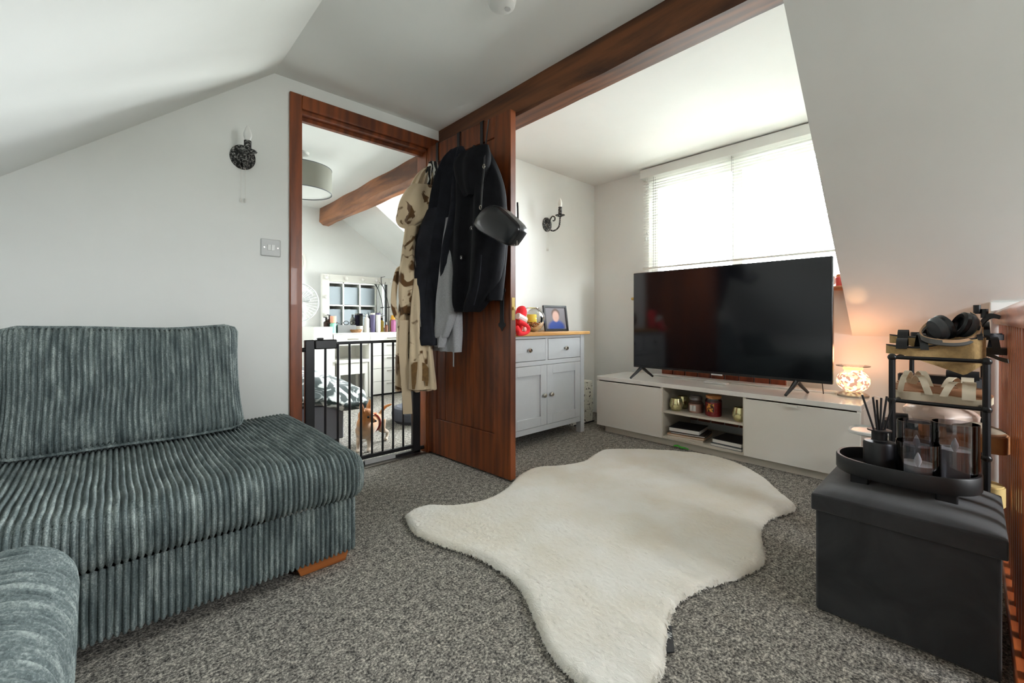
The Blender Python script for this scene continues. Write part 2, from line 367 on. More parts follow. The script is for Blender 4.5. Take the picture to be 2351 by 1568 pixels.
beam('beam', 1.585, 1.722, -1.96, WA + 0.02, 1.962, CZ + 0.01, M_beam, 'dark stained timber beam crossing the living room ceiling')
beam('beam', 1.70, 1.83, 2.52, 5.0, 1.93, CZ + 0.01, M_beam2, 'rough adzed timber beam on the bedroom ceiling', 0.012, 0.035, 3)
# door frame
fr = thing('door_frame', 'reddish brown wooden frame around the bedroom doorway', 'door frame', (1.1, WA, 0), kind='structure')
B().box(0.668, 0.728, WA - 0.018, WA, 0, 2.045).build('architrave', M_frame, fr, bevel=0.004)
B().box(0.7285, 1.575, WA - 0.018, WA, 1.972, 2.045).build('architrave', M_frame, fr, bevel=0.004)
B().box(1.492, 1.575, WA - 0.018, WA, 0, 1.972).build('architrave', M_frame, fr, bevel=0.004)
B().box(0.70, 0.732, WA, 2.53, 0, 1.975).build('jamb', M_frame, fr, bevel=0.002)
B().box(1.488, 1.52, WA, 2.53, 0, 1.975).build('jamb', M_frame, fr, bevel=0.002)
B().box(0.70, 1.52, WA, 2.53, 1.955, 1.985).build('head_jamb', M_frame, fr, bevel=0.002)
B().box(0.732, 0.745, WA + 0.045, WA + 0.075, 0, 1.945).build('door_stop', M_frame, fr, bevel=0.002)
B().box(0.732, 1.488, WA + 0.045, WA + 0.075, 1.935, 1.957).build('door_stop', M_frame, fr, bevel=0.002)
tag(B().box(0.735, 1.485, WA - 0.02, WA + 0.02, 0.0, 0.006).build('threshold_strip', M_silver, bevel=0.002), 'pale metal carpet strip across the bedroom doorway', 'threshold', kind='structure')
# door leaf, hinged on the right jamb and standing open towards the viewer (local: x along the leaf, y thickness away from viewer)
HG = Vector((1.494, 2.425, 0)); dv = Vector((1.537, 1.665, 0)) - HG; DL = dv.length; DA = math.atan2(dv.y, dv.x)
door = thing('door_1', 'reddish brown ledged timber door standing open with coats on it', 'door', HG, kind='structure', rot=(0, 0, DA))
dz0, dz1, dt = 0.012, 1.977, 0.04
# local y of thickness: +y is to the left of the leaf direction -> away from the camera (+X)
B().box(0, 0.105, 0, dt, dz0, dz1).build('stile', M_door, door, bevel=0.002)
B().box(DL - 0.125, DL, 0, dt, dz0, dz1).build('stile', M_door, door, bevel=0.002)
B().box(0.105, DL - 0.125, 0, dt, dz0, 0.235).build('rail', M_door, door, bevel=0.003)
B().box(0.105, DL - 0.125, 0, dt, dz1 - 0.115, dz1).build('rail', M_door, door, bevel=0.003)
npl = 6; pw = (DL - 0.23) / npl
for i in range(npl):
    a = 0.105 + i * pw
    B().box(a + 0.0014, a + pw - 0.0014, 0.007, dt - 0.007, 0.237, dz1 - 0.117).build('plank', M_door, door, bevel=0.003)
B().box(0.105, DL - 0.125, 0.010, dt - 0.010, 0.236, dz1 - 0.116).build('backing', plain('worn_groove', (150, 96, 58), 0.6), door)
def fleur(zc, h, sgn):
    return [(0, zc + sgn*h), (0.012, zc + sgn*h*0.72), (0.024, zc + sgn*h*0.62), (0.026, zc + sgn*h*0.42), (0.016, zc + sgn*h*0.3), (0.014, zc)]
hp = fleur(0.985, 0.07, 1) ; hp2 = fleur(0.87, 0.07, -1)
side = [(x, z) for x, z in hp] + [(x, z) for x, z in hp2[::-1]]
poly = [(DL - 0.062 + x, z) for x, z in side] + [(DL - 0.062 - x, z) for x, z in side[::-1][1:-1]]
hd = B().prism(poly, -0.005, 0.0, 'y').build('handle_plate', M_soft_black, door, bevel=0.001)
B().tube([(DL - 0.062, -0.004, 0.985), (DL - 0.062, -0.03, 0.985), (DL - 0.085, -0.036, 0.985), (DL - 0.125, -0.034, 0.982)], 0.008, 8).build('lever', M_soft_black, hd)
B().box(DL, DL + 0.0015, 0.008, 0.032, 0.86, 0.98).build('latch_plate', M_brass, door)
B().box(DL + 0.0015, DL + 0.01, 0.013, 0.027, 0.915, 0.93).build('latch_bolt', M_brass, door, bevel=0.002)
# skirting, light switch, detector
def window(name, y0, y1, z0, z1, label, bars):
    w = thing(name, label, 'window', (WX + 0.07, (y0 + y1) / 2, z0), kind='structure')
    x0, x1, t = WX + 0.05, WX + 0.11, 0.055
    B().box(x0, x1, y0, y1, z0, z0 + t).build('frame_rail', M_white_plastic, w, bevel=0.004)
    B().box(x0, x1, y0, y1, z1 - t, z1).build('frame_rail', M_white_plastic, w, bevel=0.004)
    B().box(x0, x1, y0, y0 + t, z0 + t, z1 - t).build('frame_stile', M_white_plastic, w, bevel=0.004)
    B().box(x0, x1, y1 - t, y1, z0 + t, z1 - t).build('frame_stile', M_white_plastic, w, bevel=0.004)
    ys = [y0 + t] + bars + [y1 - t]
    for yb in bars: B().box(x0, x1, yb - 0.035, yb + 0.035, z0 + t, z1 - t).build('mullion', M_white_plastic, w, bevel=0.004)
    for a, c in zip(ys, ys[1:]): B().box(x0 + 0.025, x0 + 0.031, a, c, z0 + t, z1 - t).build('pane', M_pane, w, smooth=0)
    return w
window('window_1', 0.50, 1.86, 1.085, 2.02, 'white framed dormer window behind the venetian blind', [1.18])
window('window_2', 2.93, 4.12, 0.60, 2.08, 'white framed dormer window of the bedroom', [3.515])
w4 = thing('fill_window_4', 'white framed roof window added for fill light in the left slope of the bedroom', 'window', (0.0, 3.75, 1.6), kind='structure')  # out of view, added to brighten the bedroom from the left
for xa, xb, ya, yb in ((-0.15, -0.13, 3.65, 4.05), (0.15, 0.17, 3.65, 4.05), (-0.13, 0.15, 3.65, 3.67), (-0.13, 0.15, 4.03, 4.05)):
    B().prism([(xa, sl(xa) + 0.05), (xb, sl(xb) + 0.05), (xb, sl(xb) + 0.11), (xa, sl(xa) + 0.11)], ya, yb, 'y').build('frame_bar', M_white_plastic, w4, bevel=0.004)
w3 = thing('fill_window_3', 'white framed window added for fill light in the wall behind the viewer', 'window', (1.65, -2.02, 1.0), kind='structure')  # out of view, added to let fill light into the living room
for a in ((1.38, 1.41, 1.06, 1.66), (1.99, 2.02, 1.06, 1.66), (1.41, 1.99, 1.06, 1.09), (1.41, 1.99, 1.63, 1.66)):
    B().box(a[0], a[1], -2.04, -2.0, a[2], a[3]).build('frame_bar', M_white_plastic, w3, bevel=0.004)
b = B().box(3.225, WX + 0.06, 0.50, 1.86, 1.045, 1.07)
struct('sill_1', b, M_sill, 'narrow brown wooden sill under the dormer window', 'sill', bevel=0.005)
# pier at the end of the stair balustrade
b = B().box(3.04, WX, -0.30, -0.052, 0, 0.945)
struct('trim_1', b, M_wall, 'white boxed pier at the end of the stair handrail', 'pier', bevel=0.004)
# ================================================================== SOFA
def axis_list(a, b, fine, edge=0.0):
    n = max(2, int(round((b - a) / fine))); L = [lerp(a, b, i / n) for i in range(n + 1)]
    if edge:
        for e in (0.15, 0.35, 0.55, 0.75): L += [a + edge * e, b - edge * e]
    return sorted(set(round(x, 5) for x in L))
def cord_box(x0, x1, y0, y1, z0, z1, r, ribs='x', pitch=0.0125, amp=0.0036, deform=None, faces=('top', 'front', 'right'), per=8, coarse=0.03, wob=0.002, seed=0):
    """rounded block covered in corduroy ribs; ribs='x': ribs follow one another along x on top/front, along y on the ends"""
    bb = B()
    ix0, ix1, iy0, iy1, iz0, iz1 = x0 + r, x1 - r, y0 + r, y1 - r, z0 + r, z1 - r
    fine = pitch / per
    def emit_(ul, vl, q, phase):
        base = []; nu, nv = len(ul), len(vl)
        for u in ul:
            for v in vl:
                p = Vector(q(u, v)); c = Vector((min(max(p.x, ix0), ix1), min(max(p.y, iy0), iy1), min(max(p.z, iz0), iz1)))
                d = p - c; n = d.normalized() if d.length > 1e-9 else Vector((0, 0, 1))
                ph = phase(u, v) + wob * noise.noise(Vector((u * 6 + seed, v * 7, seed * 3.3)))
                fq_ = (ph / pitch) % 1.0; h = math.sqrt(max(0.0, 1 - ((2 * fq_ - 1) / 0.74) ** 2))
                jitter = 0.12 * noise.noise(Vector((math.floor(ph / pitch) * 3.1, v * 11, seed + 2.2)))
                p = c + n * r + n * (amp * (h * (1 + jitter) - 0.5))
                if deform: p = deform(p, n)
                base.append(p)
        bb.add(base, [(i*nv+j, (i+1)*nv+j, (i+1)*nv+j+1, i*nv+j+1) for i in range(nu-1) for j in range(nv-1)])
    xf, yf = axis_list(x0, x1, fine if ribs == 'x' else coarse, 0 if ribs == 'x' else r), axis_list(y0, y1, fine if ribs == 'y' else coarse, 0 if ribs == 'y' else r)
    zc = axis_list(z0, z1, coarse, r); yfe = axis_list(y0, y1, fine); xfe = axis_list(x0, x1, fine)
    if 'top' in faces: emit_(xf, yf, lambda u, v: (u, v, z1), (lambda u, v: u) if ribs == 'x' else (lambda u, v: v))
    if 'bottom' in faces: emit_(xf, yf, lambda u, v: (u, v, z0), (lambda u, v: u) if ribs == 'x' else (lambda u, v: v))
    if 'front' in faces: emit_(xfe, zc, lambda u, v: (u, y0, v), lambda u, v: u)
    if 'back' in faces: emit_(xfe, zc, lambda u, v: (u, y1, v), lambda u, v: u)
    if 'right' in faces: emit_(yfe, zc, lambda u, v: (x1, u, v), lambda u, v: u)
    if 'left' in faces: emit_(yfe, zc, lambda u, v: (x0, u, v), lambda u, v: u)
    return bb
sofa = thing('corner_sofa', 'grey-green corduroy sofa against the wall beside the doorway', 'sofa', (-0.2, 1.95, 0))
def seat_def(p, n):
    t = max(0, min(1, (p.z - 0.24) / 0.14))
    sag = -0.018 * math.exp(-((p.x - 0.05) / 0.28) ** 2 - ((p.y - 1.75) / 0.3) ** 2) + 0.010 * noise.noise(Vector((p.x * 3.5, p.y * 3.0, 1.7)))
    fr_ = max(0, min(1, (1.62 - p.y) / 0.12))
    return Vector((p.x + 0.006 * noise.noise(Vector((p.y * 6, p.x * 1.2, 4))) * t, p.y - 0.012 * fr_ * math.sin(PI * max(0, min(1, (p.z - 0.225) / 0.16))) + 0.006 * noise.noise(Vector((p.x * 5, 1, 2))) * fr_, p.z + sag * t))
cord_box(-1.20, 0.662, 1.478, 2.405, 0.222, 0.392, 0.055, 'x', 0.0155, 0.0095, seat_def, ('top', 'front', 'right', 'back', 'left'), seed=1).build('seat_cushion', M_cord, sofa, smooth=60)
cord_box(-1.20, 0.632, 1.503, 2.405, 0.042, 0.232, 0.014, 'x', 0.0155, 0.0095, None, ('front', 'right', 'back', 'left'), seed=2).build('base', M_cord, sofa, smooth=60)
for x0, x1 in ((0.44, 0.61), (-1.1, -0.95)):
    B().hexa([(x0 + 0.02, 1.535, 0), (x1, 1.535, 0), (x1, 1.62, 0), (x0 + 0.02, 1.62, 0), (x0, 1.515, 0.046), (x1 + 0.005, 1.515, 0.046), (x1 + 0.005, 1.62, 0.046), (x0, 1.62, 0.046)]).build('foot', M_foot, sofa, bevel=0.002)
# loose back cushion (local frame then leaned back)
def cushion(name, label, w, h, t, loc, rot, pitch, seed, group=None):
    o = thing(name, label, 'cushion', loc, group, rot=rot)
    def df(p, n):
        u, v = p.x / (w / 2), (p.z - h / 2) / (h / 2)
        bul = 0.66 + 0.34 * max(0, (1 - abs(u) ** 3)) ** 0.5 * max(0, (1 - abs(v) ** 3)) ** 0.5
        pinch = 1 - 0.05 * (1 - abs(v) ** 2) * abs(u) ** 6
        z = p.z + 0.014 * (min(abs(u), 0.86) ** 2.2 - 0.35) * (1 if v > 0 else 0.2) * abs(v) + 0.008 * noise.noise(Vector((p.x * 4, p.z * 4, seed)))
        sl = 0.035 * max(0, -u) * (p.z / h)
        return Vector((p.x * pinch + sl * 0 + 0.010 * noise.noise(Vector((p.z * 5, p.x * 2, seed + 5))), p.y * bul, z))
    cord_box(-w/2, w/2, -t/2, t/2, 0, h, 0.05, 'x', pitch, 0.0095, df, ('front', 'back', 'top', 'bottom', 'right', 'left'), seed=seed).build('cover', M_cord, o, smooth=60)
    pts = []
    for a, c in ((-1, 0), (1, 0), (1, 1), (-1, 1), (-1, 0)): pts.append((a, c))
    ring = []
    for (a, c), (d, e) in zip(pts, pts[1:]):
        for k in range(14):
            q = k / 14; x, z = lerp(a, d, q) * (w/2 - 0.004), 0.004 + lerp(c, e, q) * (h - 0.008)
            dx_, dz_ = max(0, abs(x) - (w/2 - 0.05)), max(0, abs(z - h/2) - (h/2 - 0.05))
            dd_ = math.hypot(dx_, dz_)
            if dd_ > 0.048: x = math.copysign(w/2 - 0.05 + dx_ * 0.048 / dd_, x); z = h/2 + math.copysign(h/2 - 0.05 + dz_ * 0.048 / dd_, z - h/2)
            ring.append(df(Vector((x, -t * 0.40, z)), None))
    ring.append(ring[0]); B().tube(ring, 0.006, 6, cap=False).build('piping', M_cord, o)
    return o
cushion('back_cushion', 'large grey-green corduroy back cushion leaning on the white wall', 0.71, 0.452, 0.24, (0.055, 2.175, 0.384), (math.radians(-17), 0, 0), 0.0155, 11)
cushion('scatter_cushion', 'small grey-green cushion at the left end of the sofa', 0.42, 0.34, 0.15, (-0.475, 1.87, 0.385), (math.radians(-38), 0, math.radians(24)), 0.0155, 17)
fs_ = thing('footstool', 'grey-green corduroy footstool in front of the sofa', 'footstool', (-0.5, 0.8, 0))
def fdef(p, n):
    t = max(0, min(1, (p.z - 0.2) / 0.2))
    return Vector((p.x + 0.012 * noise.noise(Vector((p.y * 4, p.z * 5, 9))), p.y + 0.008 * noise.noise(Vector((p.x * 5, p.y * 3, 3))) * t, p.z + 0.012 * noise.noise(Vector((p.x * 5, p.y * 5, 6))) * t))
cord_box(-0.85, -0.052, 0.42, 1.272, 0.20, 0.432, 0.085, 'y', 0.0190, 0.0080, fdef, ('top', 'right', 'back', 'front', 'left'), seed=4).build('seat_pad', M_cord_y, fs_, smooth=60)
cord_box(-0.83, -0.065, 0.44, 1.245, 0.03, 0.21, 0.02, 'y', 0.0190, 0.007, None, ('right', 'back', 'front', 'left'), seed=5).build('base', M_cord_y, fs_, smooth=60)
for x, y in ((-0.78, 0.5), (-0.12, 0.5), (-0.78, 1.19), (-0.12, 1.19)):
    B().box(x - 0.03, x + 0.03, y - 0.03, y + 0.03, 0, 0.04).build('foot', M_foot, fs_, bevel=0.002)
# ================================================================== RUG
RUG = [(930,1185),(945,1172),(985,1162),(1050,1160),(1110,1150),(1160,1124),(1200,1087),(1240,1073),(1290,1070),(1340,1060),(1370,1041),(1400,1033),(1500,1034),(1600,1042),(1680,1060),(1745,1092),(1790,1130),(1826,1160),(1815,1176),(1772,1190),(1749,1215),(1752,1250),(1758,1283),(1740,1305),(1690,1328),(1630,1345),(1565,1378),(1540,1420),(1530,1480),(1526,1535),(1500,1572),(1440,1596),(1370,1592),(1310,1550),(1265,1503),(1235,1442),(1215,1392),(1190,1347),(1150,1312),(1090,1277),(1010,1251),(950,1224)]
rp = [atZ(u, v, 0.012) for u, v in RUG]; rp = smoothpath(rp + [rp[0]], 252)[:-1]
def inside(x, y, P):
    c = False; j = len(P) - 1
    for i in range(len(P)):
        a, d = P[i], P[j]
        if (a.y > y) != (d.y > y) and x < (d.x - a.x) * (y - a.y) / (d.y - a.y) + a.x: c = not c
        j = i
    return c
rugb = bmesh.new()
ring = [rugb.verts.new((p.x, p.y, 0)) for p in rp]
fc = rugb.faces.new(ring)
xs = [p.x for p in rp]; ys = [p.y for p in rp]
bmesh.ops.triangulate(rugb, faces=[fc])
GR = 0.006
for k in range(int((max(xs) - min(xs)) / GR)):
    bmesh.ops.bisect_plane(rugb, geom=rugb.verts[:] + rugb.edges[:] + rugb.faces[:], plane_co=(min(xs) + (k + 0.5) * GR, 0, 0), plane_no=(1, 0, 0))
for k in range(int((max(ys) - min(ys)) / GR)):
    bmesh.ops.bisect_plane(rugb, geom=rugb.verts[:] + rugb.edges[:] + rugb.faces[:], plane_co=(0, min(ys) + (k + 0.5) * GR, 0), plane_no=(0, 1, 0))
from mathutils import kdtree
kd = kdtree.KDTree(len(rp) * 3); q = 0
for a, c in zip(rp, rp[1:] + rp[:1]):
    for t in (0, 1/3, 2/3): kd.insert((lerp(a.x, c.x, t), lerp(a.y, c.y, t), 0), q); q += 1
kd.balance()
for v in rugb.verts:
    d = kd.find((v.co.x, v.co.y, 0))[2]; e = min(1, d / 0.03)
    h = 0.024 * math.sqrt(1 - (1 - e) ** 2) if e < 1 else 0.024
    x, y = v.co.x, v.co.y
    tuft = noise.noise(Vector((x * 60 + y * 25, y * 110 - x * 40, 3))) * 0.0035 + noise.noise(Vector((x * 9, y * 9, 1))) * 0.006
    v.co.z = 0.002 + max(0.001, h + tuft * e)
    if d < 0.012: v.co.x += 0.004 * noise.noise(Vector((x * 60, y * 60, 5))); v.co.y += 0.004 * noise.noise(Vector((x * 60, y * 60, 15)))
me = bpy.data.meshes.new('rug'); rugb.to_mesh(me); rugb.free(); me.materials.append(M_rug)
me.polygons.foreach_set('use_smooth', [True] * len(me.polygons))
rug = thing('rug', 'cream sheepskin style rug on the carpet in front of the television', 'rug', (1.5, 1.1, 0))
pile = bpy.data.objects.new('pile', me); COL.objects.link(pile); pile.parent = rug; pile.location = (-1.5, -1.1, 0); OFF['pile'] = Vector((0, 0, 0))
# skirt of fine fur tufts around the edge so that the outline is soft
tf = B()
for i, p in enumerate(rp):
    a = rp[i - 1]; c = rp[(i + 1) % len(rp)]; tn = (c - a).normalized(); out = Vector((tn.y, -tn.x, 0))
    if inside(p.x + out.x * 0.02, p.y + out.y * 0.02, rp): out = -out
    for k in range(14):
        s = p + (c - p) * R_.random() - out * R_.uniform(0.002, 0.016); z = R_.uniform(0.004, 0.022)
        L = R_.uniform(0.004, 0.010); o2 = out * L + tn * R_.uniform(-0.008, 0.008); w = tn * 0.0022
        tf.add([(s.x - w.x, s.y - w.y, z), (s.x + w.x, s.y + w.y, z), (s.x + o2.x, s.y + o2.y, max(0.001, z - R_.uniform(0.002, 0.010)))], [(0, 1, 2)])
o = tf.build('fur_edge', M_rug, rug, smooth=0, kind='stuff')
ta = [atZ(u, v, 0.012) for u, v in ((1524, 1432), (1542, 1436), (1549, 1492), (1532, 1497))]
tb = B().hexa([(p.x, p.y, 0.004 + 0.004 * (i % 2)) for i, p in enumerate(ta)] + [(p.x, p.y, 0.008 + 0.004 * (i % 2)) for i, p in enumerate(ta)])
tago = tb.build('tag', M_soft_black, rug, bevel=0.001); tago['label'] = 'small black woven tag with white script'
c0 = (ta[0] + ta[1] + ta[2] + ta[3]) / 4; ex = (ta[2] - ta[1]).normalized(); ey = (ta[1] - ta[0]).normalized()
sc = [(-0.018, -0.004), (-0.010, 0.007), (-0.005, -0.006), (0.000, 0.006), (0.002, -0.005), (0.010, 0.003), (0.006, -0.002), (0.013, -0.006)]
B().tube(smoothpath([c0 + ex * a + ey * d + Vector((0, 0, 0.0035)) for a, d in sc], 40), 0.0009, 4).build('script', M_white_matt, tago)
# ================================================================== SIDEBOARD
sx0, sx1, sy0, sy1 = 1.842, 2.668, 2.05, WA - 0.005
sb = thing('sideboard', 'pale grey painted sideboard with an oak top', 'sideboard', ((sx0 + sx1) / 2, (sy0 + sy1) / 2, 0))
B().box(sx0 - 0.03, sx1 + 0.045, sy0 - 0.022, sy1, 0.752, 0.775).build('top', M_oak, sb, bevel=0.003)
for x in (sx0, sx1 - 0.045):
    for y in (sy0, sy1 - 0.045): B().box(x, x + 0.045, y, y + 0.045, 0, 0.752).build('leg', M_sideboard, sb, bevel=0.002)
B().box(sx0 + 0.045, sx1 - 0.045, sy0 + 0.004, sy0 + 0.04, 0.732, 0.752).build('rail', M_sideboard, sb, bevel=0.001)
B().box(sx0 + 0.045, sx1 - 0.045, sy0 + 0.004, sy0 + 0.04, 0.548, 0.578).build('rail', M_sideboard, sb, bevel=0.001)
B().box(sx0 + 0.045, sx1 - 0.045, sy0 + 0.004, sy0 + 0.04, 0.085, 0.122).build('rail', M_sideboard, sb, bevel=0.001)
B().box(2.243 - 0.012, 2.243 + 0.012, sy0 + 0.004, sy0 + 0.04, 0.578, 0.732).build('divider', M_sideboard, sb, bevel=0.001)
for x in (sx0 + 0.012, sx1 - 0.03): B().box(x, x + 0.018, sy0 + 0.045, sy1 - 0.045, 0.085, 0.752).build('side_panel', M_sideboard, sb)
B().box(sx0 + 0.03, sx1 - 0.03, sy1 - 0.03, sy1 - 0.02, 0.085, 0.752).build('back_panel', M_sideboard, sb)
B().box(sx0 + 0.03, sx1 - 0.03, sy0 + 0.04, sy1 - 0.03, 0.09, 0.105).build('bottom_panel', M_sideboard, sb)
def knob(x, y, z, par, r=0.015):
    B().lathe([(0.005, 0), (0.005, 0.012), (r, 0.016), (r * 1.05, 0.022), (r * 0.7, 0.029), (0.001, 0.031)], (x, y, z), 16, (0, -1, 0)).build('knob', M_chrome, par)
for a, c in ((sx0 + 0.048, 2.228), (2.258, sx1 - 0.048)):
    d = B().box(a, c, sy0 + 0.002, sy0 + 0.02, 0.581, 0.729).build('drawer', M_sideboard, sb, bevel=0.002)
    knob((a + c) / 2 + (0.0 if a < 2 else 0.0), sy0 + 0.002, 0.655, d)
for a, c, kx in ((sx0 + 0.048, 2.2415, 2.205), (2.2445, sx1 - 0.048, 2.278)):
    d = B().box(a + 0.06, c - 0.06, sy0 + 0.012, sy0 + 0.02, 0.185, 0.485).build('door', M_sideboard, sb)
    B().box(a, a + 0.062, sy0 + 0.001, sy0 + 0.022, 0.125, 0.545).build('stile', M_sideboard, d, bevel=0.0015)
    B().box(c - 0.062, c, sy0 + 0.001, sy0 + 0.022, 0.125, 0.545).build('stile', M_sideboard, d, bevel=0.0015)
    B().box(a + 0.062, c - 0.062, sy0 + 0.001, sy0 + 0.022, 0.125, 0.19).build('rail', M_sideboard, d, bevel=0.0015)
    B().box(a + 0.062, c - 0.062, sy0 + 0.001, sy0 + 0.022, 0.48, 0.545).build('rail', M_sideboard, d, bevel=0.0015)
    knob(kx, sy0 + 0.001, 0.335, d)
# photo frame, glass bowl, plush toy on the sideboard
pf = thing('photo_frame', 'black framed portrait photograph standing on the sideboard', 'photo frame', (2.52, 2.20, 0.775), rot=(math.radians(-8), 0, math.radians(-6)))
for a in ((-0.122, -0.104, 0, 0.2), (0.104, 0.122, 0, 0.2)): B().box(a[0], a[1], -0.008, 0.008, a[2], a[3]).build('frame_side', M_black, pf, bevel=0.002)
for a in ((-0.104, 0.104, 0, 0.018), (-0.104, 0.104, 0.182, 0.2)): B().box(a[0], a[1], -0.008, 0.008, a[2], a[3]).build('frame_side', M_black, pf, bevel=0.002)
def portrait():
    s = NT('portrait_print'); c = s.new('ShaderNodeTexCoord'); sp = s.new('ShaderNodeSeparateXYZ'); s.link(c.outputs['Object'], sp.inputs[0])
    def ell(cx, cz, rx, rz, soft):
        def mth(op, a, bq):
            m = s.new('ShaderNodeMath'); m.operation = op
            for i, q in enumerate((a, bq)):
                if isinstance(q, (int, float)): m.inputs[i].default_value = q
                else: s.link(q, m.inputs[i])
            return m.outputs[0]
        dx = mth('DIVIDE', mth('SUBTRACT', sp.outputs[0], cx), rx); dz = mth('DIVIDE', mth('SUBTRACT', sp.outputs[2], cz), rz)
        d = mth('ADD', mth('MULTIPLY', dx, dx), mth('MULTIPLY', dz, dz))
        r = s.new('ShaderNodeMapRange'); r.inputs[1].default_value = 1 + soft; r.inputs[2].default_value = 1 - soft
        s.link(d, r.inputs[0]); return r.outputs[0]
    col = None
    def over(prev, rgb, fac):
        m = s.new('ShaderNodeMix'); m.data_type = 'RGBA'; s.link(fac, m.inputs[0])
        if isinstance(prev, tuple): m.inputs[6].default_value = prev
        else: s.link(prev, m.inputs[6])
        m.inputs[7].default_value = srgb(*rgb); return m.outputs[2]
    col = over(srgb(128, 124, 130), (58, 82, 158), ell(0.0, 0.03, 0.085, 0.055, 0.35))
    col = over(col, (96, 76, 66), ell(0.0, 0.135, 0.042, 0.04, 0.3))
    col = over(col, (214, 176, 162), ell(0.0, 0.115, 0.034, 0.042, 0.35))
    s.link(col, s.p.inputs['Base Color']); s.set(rough=0.25); return s.m
B().box(-0.106, 0.106, -0.002, 0.004, 0.016, 0.184).build('photograph', portrait(), pf, smooth=0)
B().hexa([(-0.03, 0.008, 0.0), (0.03, 0.008, 0.0), (0.03, 0.07, 0.012), (-0.03, 0.07, 0.012), (-0.03, 0.008, 0.13), (0.03, 0.008, 0.13), (0.03, 0.012, 0.13), (-0.03, 0.012, 0.13)]).build('strut', M_black, pf)
gb = thing('glass_bowl', 'round clear glass bowl holding a yellow candle and potpourri', 'bowl', (2.262, 2.22, 0.775))
gc = (2.262, 2.22, 0.775); pr = []
for i in range(17):
    a = math.radians(lerp(-78, 58, i / 16)); pr.append((0.098 * math.cos(a), 0.092 + 0.094 * math.sin(a)))
B().lathe([(0.001, 0.001)] + pr + [(0.06, 0.176)], gc, 32, cap=False).build('glass', M_glass, gb)
tb = B(); rr = random.Random(3)
for i in range(70):
    a = rr.uniform(0, 2 * PI); r = 0.075 * math.sqrt(rr.random()); z = 0.022 + rr.random() * 0.05
    if r > 0.092 * math.sqrt(max(0.01, 1 - ((z - 0.092) / 0.094) ** 2)) - 0.02: r *= 0.6
    tb.ball((gc[0] + r * math.cos(a), gc[1] + r * math.sin(a), gc[2] + z), rr.uniform(0.008, 0.014), rr.uniform(0.006, 0.012), rr.uniform(0.004, 0.008), 6, 4)
tb.build('potpourri', M_pot, gb, kind='stuff')
B().lathe([(0.001, 0.07), (0.036, 0.07), (0.037, 0.074), (0.037, 0.125), (0.034, 0.128), (0.03, 0.122), (0.001, 0.122)], gc, 24).build('candle', M_yellow, gb)
def remesh(o, vox, it=6):
    m = o.modifiers.new('fuse', 'REMESH'); m.mode = 'VOXEL'; m.voxel_size = vox; m.use_smooth_shade = True
    m2 = o.modifiers.new('soften', 'SMOOTH'); m2.factor = 0.5; m2.iterations = it
pt = thing('plush_toy', 'red plush toy drooping over the edge of the sideboard', 'plush toy', (2.08, 2.08, 0.775))
b = B(); P_ = lambda u, v, y=2.06: atY(u, v, y)
b.tube(smoothpath([P_(1188, 758, 2.10), P_(1192, 735, 2.09), P_(1197, 716, 2.09), P_(1194, 704, 2.09)], 12), [0.035] * 5 + [0.04] * 4 + [0.038, 0.034, 0.028, 0.016], 12)
b.tube(smoothpath([P_(1190, 738, 2.03), P_(1205, 745, 2.02), P_(1213, 755, 2.015), P_(1208, 763, 2.015), P_(1196, 766, 2.01), P_(1188, 764, 2.01)], 16), 0.017, 10)
b.tube(smoothpath([P_(1184, 750, 2.04), P_(1192, 762, 2.02), P_(1196, 767, 2.015)], 8), 0.02, 10)
remesh(b.build('body', M_redplush, pt), 0.005)
b = B().tube([P_(1188, 725, 2.045), P_(1206, 735, 2.045)], 0.022, 10); b.build('white_band', M_wax, pt)
q = P_(1205, 756, 2.0); B().ball(q, 0.014, 0.010, 0.016, 12, 8).build('paw_pad', plain('pale_pink_plush', (232, 170, 164), 0.95), pt)
# floral storage bag between the sideboard and the television stand
fb = B(); n = 12
for i in range(n + 1):
    z = 0.345 * i / n; k = 1 + 0.05 * math.sin(PI * i / n)
    for a in range(24):
        t = 2 * PI * a / 24; cx, cy = math.cos(t), math.sin(t)
        sx = math.copysign(abs(cx) ** 0.35, cx) * 0.135 * k; sy = math.copysign(abs(cy) ** 0.35, cy) * 0.085 * k
        fb.v.append((2.865 + sx, 2.285 + sy + 0.004 * math.sin(a * 3 + i), z))
fb.f += [(i*24+a, i*24+(a+1) % 24, (i+1)*24+(a+1) % 24, (i+1)*24+a) for i in range(n) for a in range(24)] + [tuple(range(24)), tuple(range(n*24, n*24+24))]
bg = thing('storage_bag', 'white fabric bag with dark floral sprigs beside the sideboard', 'bag', (2.865, 2.285, 0))
fb.build('body', M_floral, bg, smooth=50)
B().tube([(2.735, 2.20, 0.005), (2.995, 2.20, 0.005)], 0.006, 6).build('base_trim', M_soft_black, bg)
# ================================================================== TV STAND + TV
tx0, tx1, ty0, ty1, tz = 2.77, 3.20, 0.388, 2.005, 0.425
ts = thing('tv_stand', 'long low glossy off-white television stand', 'tv stand', ((tx0 + tx1) / 2, (ty0 + ty1) / 2, 0))
B().box(tx0, tx1, ty0, ty1, tz - 0.028, tz).build('top', M_stand_top, ts, bevel=0.002)
B().box(tx0 + 0.025, tx1, ty0 + 0.06, ty1 - 0.06, 0, 0.046).build('plinth', M_shelf_in, ts, bevel=0.001)
B().box(tx0 + 0.004, tx1, ty0, ty0 + 0.018, 0.046, tz - 0.028).build('side_panel', M_stand, ts, bevel=0.001)
B().box(tx0 + 0.004, tx1, ty1 - 0.018, ty1, 0.046, tz - 0.028).build('side_panel', M_stand, ts, bevel=0.001)
B().box(tx0 + 0.004, tx1, 0.928, 0.946, 0.046, tz - 0.028).build('divider', M_shelf_in, ts, bevel=0.001)
